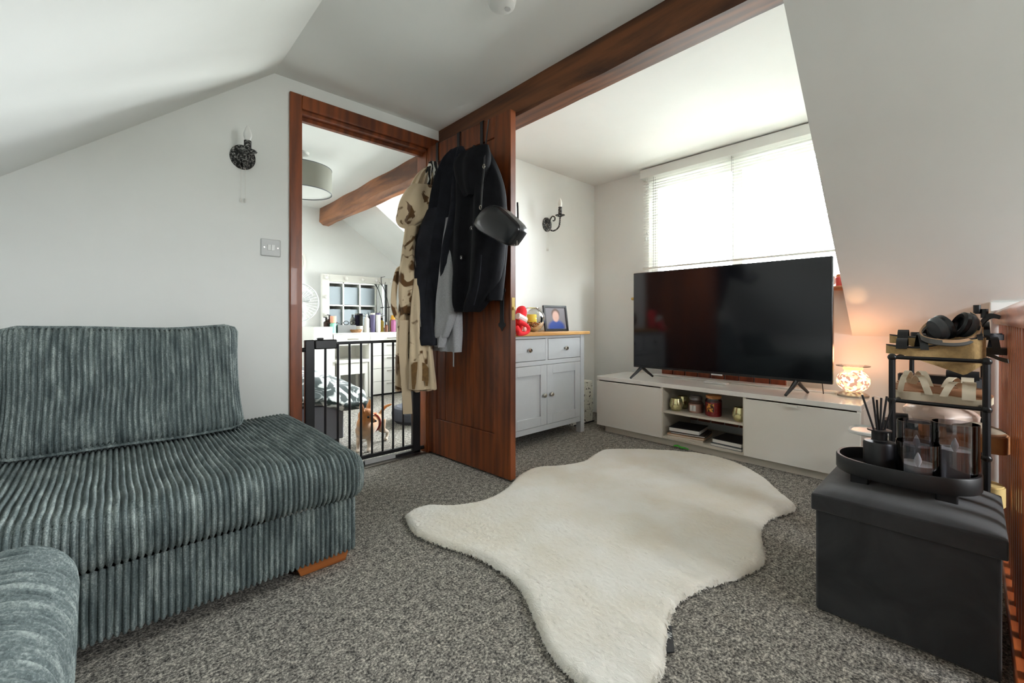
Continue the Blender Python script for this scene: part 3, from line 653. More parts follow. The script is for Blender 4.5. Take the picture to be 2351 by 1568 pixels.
B().box(tx0 + 0.004, tx1, 1.458, 1.476, 0.046, tz - 0.028).build('divider', M_shelf_in, ts, bevel=0.001)
B().box(tx0 + 0.006, tx1, ty0 + 0.018, ty1 - 0.018, 0.046, 0.062).build('bottom_panel', M_shelf_in, ts, bevel=0.001)
B().box(tx0 + 0.012, tx1 - 0.02, 0.946, 1.458, 0.222, 0.236).build('shelf', M_shelf_in, ts, bevel=0.001)
B().box(tx1 - 0.012, tx1, ty0 + 0.018, ty1 - 0.018, 0.16, tz - 0.028).build('back_panel', M_shelf_in, ts)
for a, c in ((ty0 + 0.002, 0.938), (1.466, ty1 - 0.002)):
    d = B().box(tx0 - 0.004, tx0 + 0.012, a, c, 0.048, tz - 0.036).build('drawer_front', M_stand, ts, bevel=0.0015)
    m = (a + c) / 2 + (0.09 if a > 1 else 0.02)
    B().box(tx0 - 0.016, tx0 - 0.002, m - 0.024, m + 0.024, tz - 0.040, tz - 0.036).box(tx0 - 0.018, tx0 - 0.014, m - 0.024, m + 0.024, tz - 0.05, tz - 0.036).build('pull', M_white_gloss, d)
B().box(3.10, 3.19, 0.55, 1.72, tz, tz + 0.012).build('cable_rail', M_stand_top, ts, bevel=0.003)
tv = thing('television', 'large black flat screen television on the white stand', 'television', (2.92, 1.144, tz))
B().box(2.895, 2.93, 0.528, 1.760, 0.505, 1.215).build('housing', M_black, tv, bevel=0.004)
B().box(2.8925, 2.896, 0.534, 1.754, 0.522, 1.209).build('screen', M_screen, tv, smooth=0)
B().box(2.93, 2.975, 0.75, 1.54, 0.54, 0.95).build('back_box', M_black, tv, bevel=0.01)
B().box(2.890, 2.896, 1.11, 1.18, 0.498, 0.507).build('logo_bar', M_grey_plastic, tv)
for y in (1.70, 0.70):
    f = B()
    f.hexa([(2.90, y - 0.012, 0.505), (2.925, y - 0.012, 0.505), (2.925, y + 0.012, 0.505), (2.90, y + 0.012, 0.505), (2.895, y - 0.012, 0.512), (2.93, y - 0.012, 0.512), (2.93, y + 0.012, 0.512), (2.895, y + 0.012, 0.512)])
    for x, yo in ((2.805, 0.03), (3.02, -0.03)):
        f.tube([(2.912, y, 0.508), (lerp(2.912, x, 0.5), y + yo * 0.4, 0.470), (x, y + yo, tz + 0.006)], [0.014, 0.011, 0.008], 8)
    f.build('foot', M_black, tv)
B().tube([(3.0, 0.62, 0.60), (3.02, 0.60, 0.50), (3.05, 0.60, tz + 0.003)], 0.0025, 6).build('power_cable', M_black, tv)
# slatted panel leaning behind the stand
sp = thing('slatted_panel', 'brown wooden slatted panel with pale gaps behind the television', 'panel', (3.25, 1.26, 0.1))
B().box(3.262, 3.275, 0.84, 1.72, 0.10, 0.56).build('backing', M_white_matt, sp)
for i in range(9): B().box(3.242, 3.262, 0.845 + i * 0.0975, 0.845 + i * 0.0975 + 0.088, 0.10, 0.56).build('slat', M_panel, sp, bevel=0.002)
tag(B().box(2.985, 3.035, 1.12, 1.27, tz + 0.0005, tz + 0.014).build('set_top_box', M_white_plastic, bevel=0.004), 'small flat white box lying on the stand under the television', 'media box')
# shelf contents
def votive(x, y, z, label):
    v = thing('votive_holder', label, 'candle holder', (x, y, z), 'gold votive holders')
    B().lathe([(0.001, 0), (0.028, 0), (0.036, 0.01), (0.044, 0.035), (0.043, 0.055), (0.034, 0.085), (0.032, 0.085), (0.040, 0.055), (0.040, 0.035), (0.03, 0.012), (0.001, 0.010)], (x, y, z), 24).build('cup', M_gold, v)
    B().lathe([(0.001, 0.012), (0.02, 0.012), (0.02, 0.026), (0.001, 0.026)], (x, y, z), 16).build('tealight', M_wax, v)
votive(2.85, 1.400, 0.236, 'gold glass votive holder at the front left of the middle shelf')
votive(2.97, 1.41, 0.236, 'gold glass votive holder tucked behind another on the left')
votive(2.84, 0.985, 0.236, 'gold glass votive holder at the right front of the middle shelf')
votive(2.97, 0.98, 0.236, 'gold glass votive holder tucked behind another on the right')
jc = thing('jar_candle', 'pink jar candle with a glass lid on the stand shelf', 'candle', (2.90, 1.285, 0.236))
B().lathe([(0.001, 0), (0.044, 0), (0.048, 0.006), (0.048, 0.06), (0.001, 0.06)], (2.90, 1.285, 0.236), 28).build('wax', M_pink, jc)
B().lathe([(0.0485, 0.003), (0.0495, 0.062), (0.036, 0.076), (0.036, 0.084)], (2.90, 1.285, 0.236), 28, cap=False).build('jar', M_glass, jc)
B().lathe([(0.035, 0.082), (0.041, 0.086), (0.041, 0.1), (0.034, 0.112), (0.001, 0.115)], (2.90, 1.285, 0.236), 28).build('lid', M_haze, jc)
B().box(2.8515, 2.853, 1.265, 1.305, 0.25, 0.288).build('label_sticker', M_white_matt, jc)
jr = thing('jar_candle', 'deep red jar candle with a cork lid on the stand shelf', 'candle', (2.88, 1.16, 0.236))
B().lathe([(0.001, 0), (0.046, 0), (0.049, 0.006), (0.049, 0.09), (0.001, 0.09)], (2.88, 1.16, 0.236), 28).build('wax', M_red, jr)
B().lathe([(0.0495, 0.003), (0.0505, 0.1), (0.044, 0.112), (0.044, 0.12)], (2.88, 1.16, 0.236), 28, cap=False).build('jar', M_glass, jr)
B().lathe([(0.043, 0.112), (0.047, 0.118), (0.047, 0.132), (0.001, 0.132)], (2.88, 1.16, 0.236), 28).build('lid', plain('cork', (186, 128, 76), 0.8, nscale=60, namt=0.2), jr)
jl = NT('candle_label'); jl.link(jl.ramp(jl.noise(jl.coord(), 60, 3), [(0.45, srgb(52, 12, 18)), (0.55, srgb(226, 150, 60))]), jl.p.inputs['Base Color'])
lb = B()
for i in range(9):
    a = math.radians(lerp(150, 205, i / 8)); lb.v += [(2.88 + 0.0508 * math.cos(a), 1.16 + 0.0508 * math.sin(a), z) for z in (0.266, 0.318)]
lb.f = [(2*i, 2*i+2, 2*i+3, 2*i+1) for i in range(8)]; lb.build('label_sticker', jl.m, jr)
def book(x, y, z, w, d, t, rot, cover, label, bend=0.0, cat='book'):
    k = thing('book', label, cat, (x, y, z), 'books and magazines under the television', rot=(0, 0, rot))
    cm = plain('cover_%d' % len(MATS), cover, 0.35, nscale=12, namt=0.25)
    B().box(-d/2, d/2, -w/2, w/2, t - 0.003, t).build('front_cover', cm, k)
    B().box(-d/2, d/2, -w/2, w/2, 0, 0.003).build('back_cover', cm, k)
    B().box(-d/2 + 0.003, d/2 - 0.003, -w/2 + 0.004, w/2 - 0.002, 0.003, t - 0.003).build('pages', M_wax, k)
    return k
zb = 0.062
book(2.89, 1.325, zb, 0.24, 0.19, 0.012, 0.10, (206, 196, 178), 'pale magazine at the bottom of the left pile', cat='magazine')
book(2.895, 1.325, zb + 0.013, 0.24, 0.20, 0.012, 0.14, (190, 150, 110), 'orange and cream magazine second from the bottom of the left pile', cat='magazine')
book(2.90, 1.315, zb + 0.026, 0.22, 0.19, 0.012, 0.16, (70, 60, 56), 'thin dark magazine under the thick black book', cat='magazine')
book(2.90, 1.335, zb + 0.039, 0.20, 0.20, 0.030, 0.12, (22, 22, 24), 'thick black book on top of the left pile')
book(2.88, 1.045, zb, 0.19, 0.19, 0.018, -0.04, (112, 120, 122), 'grey book at the bottom of the right pile')
book(2.89, 1.04, zb + 0.019, 0.18, 0.20, 0.028, -0.06, (30, 31, 34), 'black covered book with cream pages on top of the right pile')
gr = atZ(1565, 1030, 0.005)
b = B().tube(smoothpath([gr + Vector((-0.005, 0.055, 0.008)), gr + Vector((0.004, 0.03, 0.012)), gr + Vector((-0.006, 0, 0.009)), gr + Vector((0.002, -0.03, 0.008)), gr + Vector((-0.01, -0.05, 0.006))], 16), [0.004, 0.008, 0.011, 0.012, 0.010, 0.009, 0.008, 0.009, 0.010, 0.010, 0.009, 0.007, 0.006, 0.006, 0.007, 0.005, 0.003], 8, flat=0.6)
tag(b.build('pet_toy', plain('green_rubber', (56, 150, 36), 0.6), origin=gr), 'bright green chew toy on the carpet by the stand plinth', 'pet toy')
# glowing wax burner
LB = Vector((3.10, 0.470, tz))
lm = thing('wax_burner', 'glowing mosaic glass wax burner on the end of the television stand', 'lamp', LB)
B().lathe([(0.001, 0), (0.072, 0), (0.074, 0.01), (0.06, 0.02), (0.045, 0.026), (0.001, 0.026)], LB, 32).build('base', M_silver, lm)
def mosaic():
    s = NT('mosaic_glass'); v = s.new('ShaderNodeTexVoronoi'); v.inputs['Scale'].default_value = 72; s.link(s.coord(), v.inputs['Vector'])
    c = s.ramp(v.outputs['Color'], [(0.15, srgb(168, 124, 104)), (0.36, srgb(255, 214, 150)), (0.6, srgb(255, 238, 200)), (0.85, srgb(206, 184, 160))], 'CONSTANT')
    s.link(c, s.p.inputs['Base Color']); s.link(c, s.p.inputs['Emission Color']); s.p.inputs['Emission Strength'].default_value = 0.75; s.set(rough=0.15); return s.m
pr = [(0.03, 0.024)] + [(0.078 * math.cos(math.radians(a)), 0.088 + 0.066 * math.sin(math.radians(a))) for a in range(-62, 63, 8)] + [(0.04, 0.152)]
B().lathe(pr, LB, 32).build('globe', mosaic(), lm)
B().lathe([(0.04, 0.150), (0.046, 0.154), (0.046, 0.166), (0.001, 0.166)], LB, 32).build('collar', emit('glow_ring', (255, 200, 120), 0.9), lm)
B().lathe([(0.001, 0.167), (0.078, 0.172), (0.08, 0.176), (0.001, 0.172)], LB, 32).build('dish', M_glass, lm)
l = bpy.data.lights.new('bulb_light', 'POINT'); l.energy = 0.85; l.color = (1.0, 0.42, 0.20); l.shadow_soft_size = 0.05
lo = bpy.data.objects.new('bulb_light', l); COL.objects.link(lo); lo.parent = lm; lo.location = (0.0, 0.0, 0.235)
l2 = bpy.data.lights.new('upward_glow', 'SPOT'); l2.energy = 1.6; l2.color = (1.0, 0.55, 0.25); l2.spot_size = math.radians(17); l2.spot_blend = 0.9; l2.shadow_soft_size = 0.004
lo2 = bpy.data.objects.new('upward_glow', l2); COL.objects.link(lo2); lo2.parent = lm; lo2.location = (0, 0, 0.18)
lo2.rotation_euler = Vector((-0.105, -0.029, 0.387)).to_track_quat('-Z', 'Y').to_euler()
B().tube(smoothpath([LB + Vector((0.05, -0.04, 0.004)), LB + Vector((0.06, -0.1, 0.003)), LB + Vector((0.11, -0.16, -0.05)), LB + Vector((0.14, -0.2, -0.2))], 14), 0.0025, 6).build('cable', M_white_plastic, lm)
# item on the sill
rc = thing('spice_jar', 'small red jar standing on the window sill beside the television', 'jar', (3.27, 0.56, 1.07))
B().lathe([(0.001, 0), (0.022, 0), (0.023, 0.004), (0.023, 0.05), (0.018, 0.058), (0.001, 0.058)], (3.27, 0.56, 1.07), 16).build('body', plain('red_label', (196, 66, 56), 0.4), rc)
B().lathe([(0.019, 0.056), (0.019, 0.072), (0.001, 0.072)], (3.27, 0.56, 1.07), 16).build('lid', plain('orange_lid', (210, 120, 70), 0.5), rc)
tag(B().lathe([(0.001, 0), (0.012, 0), (0.013, 0.006), (0.006, 0.014), (0.012, 0.022), (0.001, 0.026)], (WX, 2.004, 1.044), 16, (-1, 0, 0)).build('cord_cleat', M_brass), 'small brass cord knob on the wall left of the television', 'hook')
# ================================================================== VENETIAN BLIND
vb = thing('window_blind', 'white venetian blind lowered over the dormer window', 'blind', (3.255, 1.19, 1.29))
by0, by1 = 0.505, 1.885
B().box(3.215, WX - 0.001, by0, by1 + 0.01, 2.035, 2.105).build('valance', M_white_matt, vb, bevel=0.002)
slat0 = None; ns = 33
for i in range(ns):
    z = 2.02 - i * 0.0222
    if slat0 is None:
        sbm = B(); pts = []
        for k in range(5):
            a = (k - 2) / 2; pts.append((a * 0.0125, 0.0016 * (1 - a * a)))
        prof = pts + [(x, zz - 0.0006) for x, zz in pts[::-1]]
        sbm.prism([(x, zz) for x, zz in prof], by0 - 1.195, by1 - 1.195, 'y'); n0 = len(prof)
        slat0 = sbm.build('slat', M_slat, vb, local=True); so = slat0
        so.location = Vector((3.255, 1.195, z)) - OFF[vb.name]
    else:
        so = slat0.copy(); COL.objects.link(so); so.parent = vb; so.location = Vector((3.255, 1.195, z)) - OFF[vb.name]
    so.rotation_euler = (0, math.radians(-4), 0)
B().box(3.242, 3.268, by0, by1, 1.282, 1.296).build('bottom_rail', M_white_gloss, vb, bevel=0.002)
for y in (1.785, 1.18, 0.62):
    for x in (3.2415, 3.2685): B().tube([(x, y, 2.04), (x, y, 1.295)], 0.0011, 5).build('ladder_cord', M_greyfab, vb)
for y, z in ((1.835, 1.60), (1.85, 1.55)):
    B().tube([(3.232, y, 2.03), (3.232, y, z)], 0.0010, 5).build('pull_cord', M_wax, vb)
    B().lathe([(0.002, 0), (0.005, -0.03), (0.001, -0.035)], (3.232, y, z), 10).build('tassel', M_grey_plastic, vb)
# ================================================================== WALL LIGHTS, SWITCH, DETECTOR
def wall_light(name, X, pc, tray, bulb_top, label, scroll=False):
    """candle wall light on the door wall; arm lies in the plane x = X (pc etc. are (y, z))"""
    w = thing(name, label, 'wall light', (X, WA, pc[1]))
    c = (X, WA, pc[1])
    B().lathe([(0.001, 0), (0.060, 0), (0.058, 0.006), (0.044, 0.012), (0.030, 0.015), (0.026, 0.024), (0.012, 0.028), (0.001, 0.028)], c, 32, (0, -1, 0), 0.92, 1.0).build('backplate', M_pewter, w)
    ty, tz_ = tray
    B().tube(smoothpath([(X, WA - 0.02, pc[1]), (X, WA - 0.035, pc[1] - 0.045), (X, lerp(WA, ty, 0.55), pc[1] - 0.062), (X, ty + 0.012, pc[1] - 0.035), (X, ty, tz_)], 20), 0.0065, 8).build('arm', M_pewter, w)
    if scroll:
        B().tube(smoothpath([(X, WA - 0.03, pc[1] - 0.02), (X, WA - 0.035, pc[1] + 0.03), (X, WA - 0.06, pc[1] + 0.058), (X, WA - 0.088, pc[1] + 0.045), (X, WA - 0.085, pc[1] + 0.02), (X, WA - 0.068, pc[1] + 0.022)], 24), 0.0055, 8).build('scroll', M_pewter, w)
    B().lathe([(0.004, -0.012), (0.010, -0.006), (0.038, 0.006), (0.040, 0.009), (0.036, 0.009), (0.010, 0.0), (0.001, 0.0)], (X, ty, tz_), 28).build('drip_tray', M_pewter, w)
    zt = bulb_top; hb = 0.072
    B().lathe([(0.013, 0.0), (0.0155, 0.004), (0.0155, zt - hb - tz_), (0.010, zt - hb - tz_)], (X, ty, tz_), 20).build('candle_sleeve', M_pewter, w)
    B().lathe([(0.010, 0), (0.012, 0.006), (0.0175, 0.022), (0.0175, 0.032), (0.011, 0.055), (0.004, 0.069), (0.001, 0.072)], (X, ty, zt - hb), 20).build('bulb', M_white_plastic if not scroll else M_wax, w)
    for dx in (-0.009, 0.009):
        B().tube([(X + dx, WA - 0.012, pc[1] - 0.05), (X + dx, WA - 0.010, pc[1] - 0.205)], 0.0008, 5).build('pull_cord', M_wax, w)
        B().lathe([(0.001, 0), (0.003, 0.003), (0.0035, 0.018), (0.001, 0.022)], (X + dx, WA - 0.010, pc[1] - 0.222), 8).build('cord_toggle', M_wax, w)
    return w
ct = atX(571, 345, 0.461); bt = atX(573, 272, 0.461)
wall_light('wall_light', 0.461, (WA, 1.652), (WA - 0.105, ct.z - 0.005), bt.z - 0.02, 'black pewter candle wall light between sofa and doorway')
wall_light('wall_light', 2.645, (WA, 1.655), (WA - 0.145, 1.70), 1.845, 'black pewter candle wall light with a scrolled arm above the sideboard', True)
ls = thing('light_switch', 'white double light switch on the wall left of the doorway', 'light switch', (0.582, WA, 1.225))
B().box(0.537, 0.627, WA - 0.009, WA, 1.182, 1.268).build('plate', M_grey_plastic, ls, bevel=0.004)
for x in (0.5665, 0.5835): B().hexa([(x, WA - 0.011, 1.211), (x + 0.0155, WA - 0.011, 1.211), (x + 0.0155, WA - 0.008, 1.211), (x, WA - 0.008, 1.211), (x, WA - 0.014, 1.24), (x + 0.0155, WA - 0.014, 1.24), (x + 0.0155, WA - 0.008, 1.24), (x, WA - 0.008, 1.24)]).build('rocker', M_white_plastic, ls, bevel=0.001)
for x in (0.552, 0.613): B().lathe([(0.001, 0), (0.0035, 0), (0.0035, 0.002), (0.001, 0.002)], (x, WA - 0.009, 1.225), 10, (0, -1, 0)).build('screw', M_silver, ls)
sd = thing('smoke_detector', 'round white smoke detector on the ceiling', 'smoke detector', (1.110, 1.251, CZ))
B().lathe([(0.001, 0), (0.055, 0), (0.055, -0.012), (0.050, -0.03), (0.036, -0.038), (0.001, -0.039)], (1.110, 1.251, CZ), 32).build('housing', M_white_plastic, sd)
B().lathe([(0.012, -0.039), (0.012, -0.042), (0.001, -0.042)], (1.128, 1.239, CZ), 12).build('button', M_grey_plastic, sd)
# ================================================================== COATS ON THE DOOR
DN = dv.normalized(); DNN = (DN.x, DN.y); OUT = Vector((DN.y, -DN.x, 0))      # OUT points from the door to the viewer
if OUT.x > 0: OUT = -OUT
def dplane(off): p = HG + OUT * off; return (p.x, p.y)
def loft(rows, p0, dr, seed, folds=3.0, famp=0.16, n=40, seg=44, capped=True, lump=0.02):
    """draped garment: rows (v, uL, uR, thickness) measured on the vertical plane (p0, dr); closed sections with vertical folds"""
    d = Vector((dr[0], dr[1], 0)).normalized(); nn = Vector((-d.y, d.x, 0)); R = []
    for v, a, c, th in rows:
        A = atP(a, v, p0, dr); C = atP(c, v, p0, dr); m = (A + C) / 2; R.append((m.x, m.y, m.z, (C - A).length / 2, th / 2))
    R4 = [Vector((r[0], r[1], r[2])) for r in R]; W4 = [Vector((r[3], r[4], 0)) for r in R]
    cs = smoothpath(R4, n); ws = smoothpath(W4, n); b = B()
    for i, (c, w) in enumerate(zip(cs, ws)):
        for k in range(seg):
            t = 2 * PI * k / seg; cx, sx = math.cos(t), math.sin(t)
            x = math.copysign(abs(cx) ** 0.8, cx); y = math.copysign(abs(sx) ** 0.8, sx)
            f = 1 + famp * 2.0 * math.sin(folds * PI * x + seed + 1.6 * noise.noise(Vector((c.z * 2.2, seed, 0)))) * abs(sx) * min(1, i / (n * 0.15))
            q = c + d * (x * max(w.x, 0.002) * (1 + lump * noise.noise(Vector((c.z * 9, seed, k * 0.2))))) + nn * (y * max(w.y, 0.002) * f + 0.012 * noise.noise(Vector((x * 2, c.z * 5, seed * 1.7))) * abs(sx))
            q.z += 0.006 * noise.noise(Vector((x * 3, seed, 7))) * (i / n)
            b.v.append(tuple(q))
    b.f += [(i*seg+k, i*seg+(k+1) % seg, (i+1)*seg+(k+1) % seg, (i+1)*seg+k) for i in range(n) for k in range(seg)]
    if capped: b.f += [tuple(range(seg)), tuple(range(n*seg, n*seg+seg))]
    return b
# over-door hooks
for u, vt, vb_, lab in ((1004, 322, 385, 'black over-door hook nearest the hinges holding the fleece robe'), (1053, 298, 352, 'black over-door hook in the middle holding the dark hoodie'), (1106, 275, 345, 'black over-door hook nearest the door handle holding the black coat')):
    a = atP(u, vt, dplane(0.004), DNN); z1 = a.z; p = Vector((a.x, a.y, 0))
    hz = 1.79 if u > 1010 else 1.74
    h = thing('door_hook', lab, 'hook', (a.x, a.y, 1.85), 'over-door hooks')
    q = lambda off, z, s=0: (p.x + OUT.x * off + DN.x * s, p.y + OUT.y * off + DN.y * s, z)
    B().strip([q(-0.048, 1.93), q(-0.048, 1.981), q(-0.004, 1.9815), q(0.002, 1.978), q(0.002, hz + 0.03)], DN, 0.022, 0.003).build('strap', M_soft_black, h)
    B().tube(smoothpath([q(0.002, hz + 0.05), q(0.004, hz - 0.01), q(0.03, hz - 0.02), q(0.05, hz), q(0.055, hz + 0.025)], 14), 0.006, 8).build('prong', M_soft_black, h)
    B().ball(q(0.056, hz + 0.03), 0.01, seg=10, rings=6).build('tip', M_soft_black, h)
# fleece robe
RP = (1.36, 2.285); RD = (0.86, -0.51)
robe = thing('bathrobe', 'beige fleece bathrobe with brown cow print hanging at the hinge side', 'bathrobe', (1.36, 2.285, 0.42))
loft([(384, 978, 1000, 0.04), (405, 955, 1004, 0.07), (440, 938, 1004, 0.10), (500, 930, 990, 0.10), (560, 928, 968, 0.10), (620, 924, 968, 0.12), (660, 920, 970, 0.11), (700, 915, 975, 0.11), (780, 910, 988, 0.12), (850, 907, 998, 0.13), (895, 906, 1003, 0.13)], RP, RD, 1.0, 4, 0.25, 56, 72).build('body', M_robe, robe, smooth=60)
loft([(425, 945, 998, 0.05), (445, 928, 1002, 0.12), (470, 916, 1000, 0.17), (498, 911, 990, 0.17), (515, 916, 965, 0.13), (525, 930, 950, 0.06)], (1.32, 2.25), RD, 2.2, 2, 0.12, 24, 40).build('hood', M_robe, robe, smooth=60)
hb = [atP(u, v, (1.27, 2.25), RD) for u, v in ((997, 446), (975, 452), (950, 460), (928, 478), (916, 500), (922, 516), (945, 520), (970, 508))]
B().tube(smoothpath(hb, 30), [0.012 + 0.006 * math.sin(PI * i / 30) for i in range(31)], 8).build('hood_edge', M_robe, robe)
loft([(520, 930, 958, 0.06), (580, 922, 954, 0.08), (640, 915, 956, 0.085), (690, 916, 955, 0.06), (720, 924, 948, 0.02)], (1.28, 2.25), RD, 5.1, 1.5, 0.12, 24, 28).build('sleeve', M_robe, robe, smooth=60)
loft([(640, 950, 978, 0.05), (720, 942, 985, 0.06), (800, 940, 993, 0.06), (893, 938, 1003, 0.06)], (1.36, 2.16), RD, 3.0, 2, 0.2, 30, 40).build('front_panel', blotch('panel_fleece', (202, 182, 152), (96, 68, 40), 9.0, 0.68, 0.025, dist=1.2), robe, smooth=60)
bl = [atP(u, v, (1.25, 2.27), RD) for u, v in ((924, 612), (914, 622), (906, 660), (904, 700), (912, 728), (924, 730), (926, 690), (922, 640), (924, 615))]
B().strip(smoothpath(bl, 34), OUT, 0.035, 0.006).build('belt_loop', M_robe, robe, smooth=60)
bt2 = [atP(u, v, (1.26, 2.24), RD) for u, v in ((928, 735), (926, 800), (930, 860), (934, 910), (936, 950))]
B().strip(smoothpath(bt2, 20), Vector((RD[0], RD[1], 0)), 0.052, 0.010).build('belt', blotch('belt_fleece', (196, 176, 148), (120, 88, 58), 4.0, 0.70), robe, smooth=60)
cow = [(944, 838), (950, 832), (962, 830), (976, 834), (984, 845), (984, 872), (982, 886), (978, 886), (975, 874), (969, 874), (966, 892), (961, 892), (959, 880), (955, 880), (952, 894), (946, 893), (945, 875)]
cp = [atP(u, v, (1.355, 2.128), RD) for u, v in cow]; on = Vector((-0.51, -0.86, 0)) * 0.004
cb = B(); m = len(cp); cb.add([p for p in cp] + [p + on for p in cp], [tuple(range(m)), tuple(range(m, 2*m))] + [(i, (i+1) % m, m + (i+1) % m, m + i) for i in range(m)])
cb.build('cow_motif', M_patch, robe)
zb_ = thing('zebra_garment', 'black and white zebra print garment showing behind the robe hood', 'garment', (1.44, 2.21, 1.35))
loft([(372, 985, 1005, 0.03), (410, 975, 1010, 0.05), (470, 975, 1008, 0.06), (530, 966, 1000, 0.06), (600, 958, 985, 0.05), (640, 955, 975, 0.03)], (1.40, 2.235), RD, 4.0, 2, 0.2, 30, 36).build('cloth', M_zebra, zb_, smooth=60)
# dark hoodie
JP = dplane(0.105); ho = thing('hoodie', 'dark navy hooded jacket hanging between the robe and the coat', 'jacket', (1.40, 2.08, 0.75))
loft([(342, 1034, 1062, 0.04), (365, 1020, 1068, 0.08), (420, 1005, 1072, 0.12), (500, 990, 1066, 0.13), (580, 975, 1055, 0.13), (680, 972, 1040, 0.12), (770, 985, 1030, 0.10), (792, 990, 1020, 0.06)], JP, DNN, 6.0, 3.5, 0.28, 44, 64).build('body', M_navyfab, ho, smooth=60)
loft([(480, 985, 1015, 0.06), (540, 962, 1010, 0.09), (590, 947, 1002, 0.10), (650, 950, 996, 0.10), (740, 958, 1000, 0.09), (786, 968, 1001, 0.08), (792, 970, 999, 0.06)], dplane(0.165), DNN, 7.3, 1.5, 0.15, 36, 36).build('sleeve', M_navyfab, ho, smooth=60)
zp = [atP(u, v, dplane(0.222), DNN) for u, v in ((948, 585), (954, 600), (958, 650), (962, 700), (966, 750))]
B().tube(smoothpath(zp, 20), 0.0022, 6).build('zip', M_silver, ho)
gs = thing('sweatshirt', 'pale grey marl sweatshirt hanging partly behind the black coat', 'sweatshirt', (1.43, 2.02, 0.72))
loft([(480, 1030, 1040, 0.03), (540, 1020, 1046, 0.05), (620, 1010, 1050, 0.07), (700, 1004, 1055, 0.08), (770, 1000, 1056, 0.08), (806, 998, 1056, 0.07)], dplane(0.085), DNN, 8.0, 2, 0.25, 36, 40).build('body', M_greymarl, gs, smooth=60)
loft([(500, 1028, 1040, 0.04), (580, 1018, 1042, 0.06), (660, 1008, 1046, 0.08), (720, 1003, 1044, 0.08), (768, 1001, 1028, 0.06), (776, 1003, 1022, 0.045)], dplane(0.135), DNN, 9.0, 1.5, 0.12, 30, 32).build('sleeve', M_greymarl, gs, smooth=60)
loft([(766, 1002, 1024, 0.046), (780, 1002, 1022, 0.05), (796, 1002, 1018, 0.045)], dplane(0.135), DNN, 9.5, 6, 0.05, 10, 24).build('cuff', M_greymarl, gs, smooth=60)
dc = [atP(1041, v, dplane(0.11), DNN) for v in (800, 820, 842)]
B().strip(dc, DN, 0.008, 0.003).build('drawstring', M_greymarl, gs)
ctt = thing('coat', 'long black woollen coat with round buttons on the door', 'coat', (1.42, 1.85, 0.95))
loft([(338, 1098, 1112, 0.04), (352, 1062, 1118, 0.08), (380, 1052, 1130, 0.13), (440, 1044, 1150, 0.15), (520, 1040, 1158, 0.16), (600, 1037, 1152, 0.16), (660, 1036, 1140, 0.15), (700, 1044, 1112, 0.13), (716, 1052, 1096, 0.10)], dplane(0.10), DNN, 10.0, 2.6, 0.15, 48, 72).build('body', M_blackfab, ctt, smooth=60)
loft([(430, 1110, 1152, 0.06), (500, 1112, 1160, 0.09), (580, 1108, 1158, 0.10), (650, 1104, 1152, 0.10), (690, 1108, 1148, 0.08)], dplane(0.075), DNN, 12.0, 1.5, 0.12, 30, 36).build('sleeve', M_blackfab, ctt, smooth=60)
loft([(345, 1058, 1118, 0.06), (375, 1050, 1120, 0.10), (420, 1056, 1112, 0.08), (450, 1068, 1100, 0.04)], dplane(0.16), DNN, 13.0, 2, 0.1, 20, 36).build('collar', M_blackfab, ctt, smooth=60)
for u, v in ((1083, 524), (1060, 591)):
    q = atP(u, v, dplane(0.195), DNN); B().lathe([(0.001, 0), (0.010, 0), (0.011, 0.003), (0.008, 0.006), (0.001, 0.005)], q, 16, OUT).build('button', M_pewter, ctt)
sm = [atP(u, v, dplane(0.185), DNN) for u, v in ((1105, 585), (1103, 620), (1098, 660), (1088, 700))]
B().tube(smoothpath(sm, 14), 0.003, 6).build('front_edge', M_navyfab, ctt)
# shoulder bag over the coat
hbg = thing('shoulder_bag', 'small black leather shoulder bag hanging over the coat', 'handbag', (1.32, 1.72, 1.20))
bpx = [(1084, 514), (1090, 500), (1100, 486), (1112, 475), (1124, 470), (1136, 471), (1150, 480), (1168, 496), (1183, 511), (1189, 521), (1188, 531), (1178, 546), (1168, 560), (1160, 562), (1140, 553), (1115, 540), (1095, 528)]
bp = [atP(u, v, dplane(0.235), DNN) for u, v in bpx]; m = len(bp); cb = B(); cen = sum(bp, Vector()) / m
for off, sc_ in ((-0.075, 0.90), (-0.065, 0.985), (-0.04, 1.0), (-0.02, 0.995), (-0.004, 0.97), (0.004, 0.90), (0.008, 0.6)):
    for p in bp: cb.v.append(tuple(cen + (p - cen) * sc_ + OUT * off))
cb.f += [(i*m+k, i*m+(k+1) % m, (i+1)*m+(k+1) % m, (i+1)*m+k) for i in range(6) for k in range(m)] + [tuple(range(m)), tuple(range(6*m, 7*m))]
cb.build('body', M_leather, hbg, smooth=45)
B().tube(smoothpath([cen + (p - cen) * 0.985 + OUT * -0.018 for p in bp + bp[:1]], 60), 0.0025, 6, cap=False).build('piping', M_black, hbg)
st = [atP(u, v, dplane(o_), DNN) for u, v, o_ in ((1104, 482, 0.215), (1107, 430, 0.21), (1111, 388, 0.20), (1113, 350, 0.17), (1119, 300, 0.09), (1122, 275, 0.012))]
B().strip(smoothpath(st, 24), DN, 0.010, 0.003).build('strap', M_leather, hbg)
st = [atP(u, v, dplane(o_), DNN) for u, v, o_ in ((1187, 528, 0.19), (1189, 500, 0.10), (1188, 465, 0.03))]
B().strip(smoothpath(st, 12), DN, 0.010, 0.003).build('strap', M_leather, hbg)
for u, v, o_ in ((1111, 382, 0.205), (1103, 476, 0.22), (1184, 548, 0.20)):
    q = atP(u, v, dplane(o_), DNN); B().tube([q + DN * (0.007 * math.cos(a)) + Vector((0, 0, 0.010 * math.sin(a))) for a in [2 * PI * k / 12 for k in range(13)]], 0.002, 6, cap=False).build('ring', M_chrome, hbg)
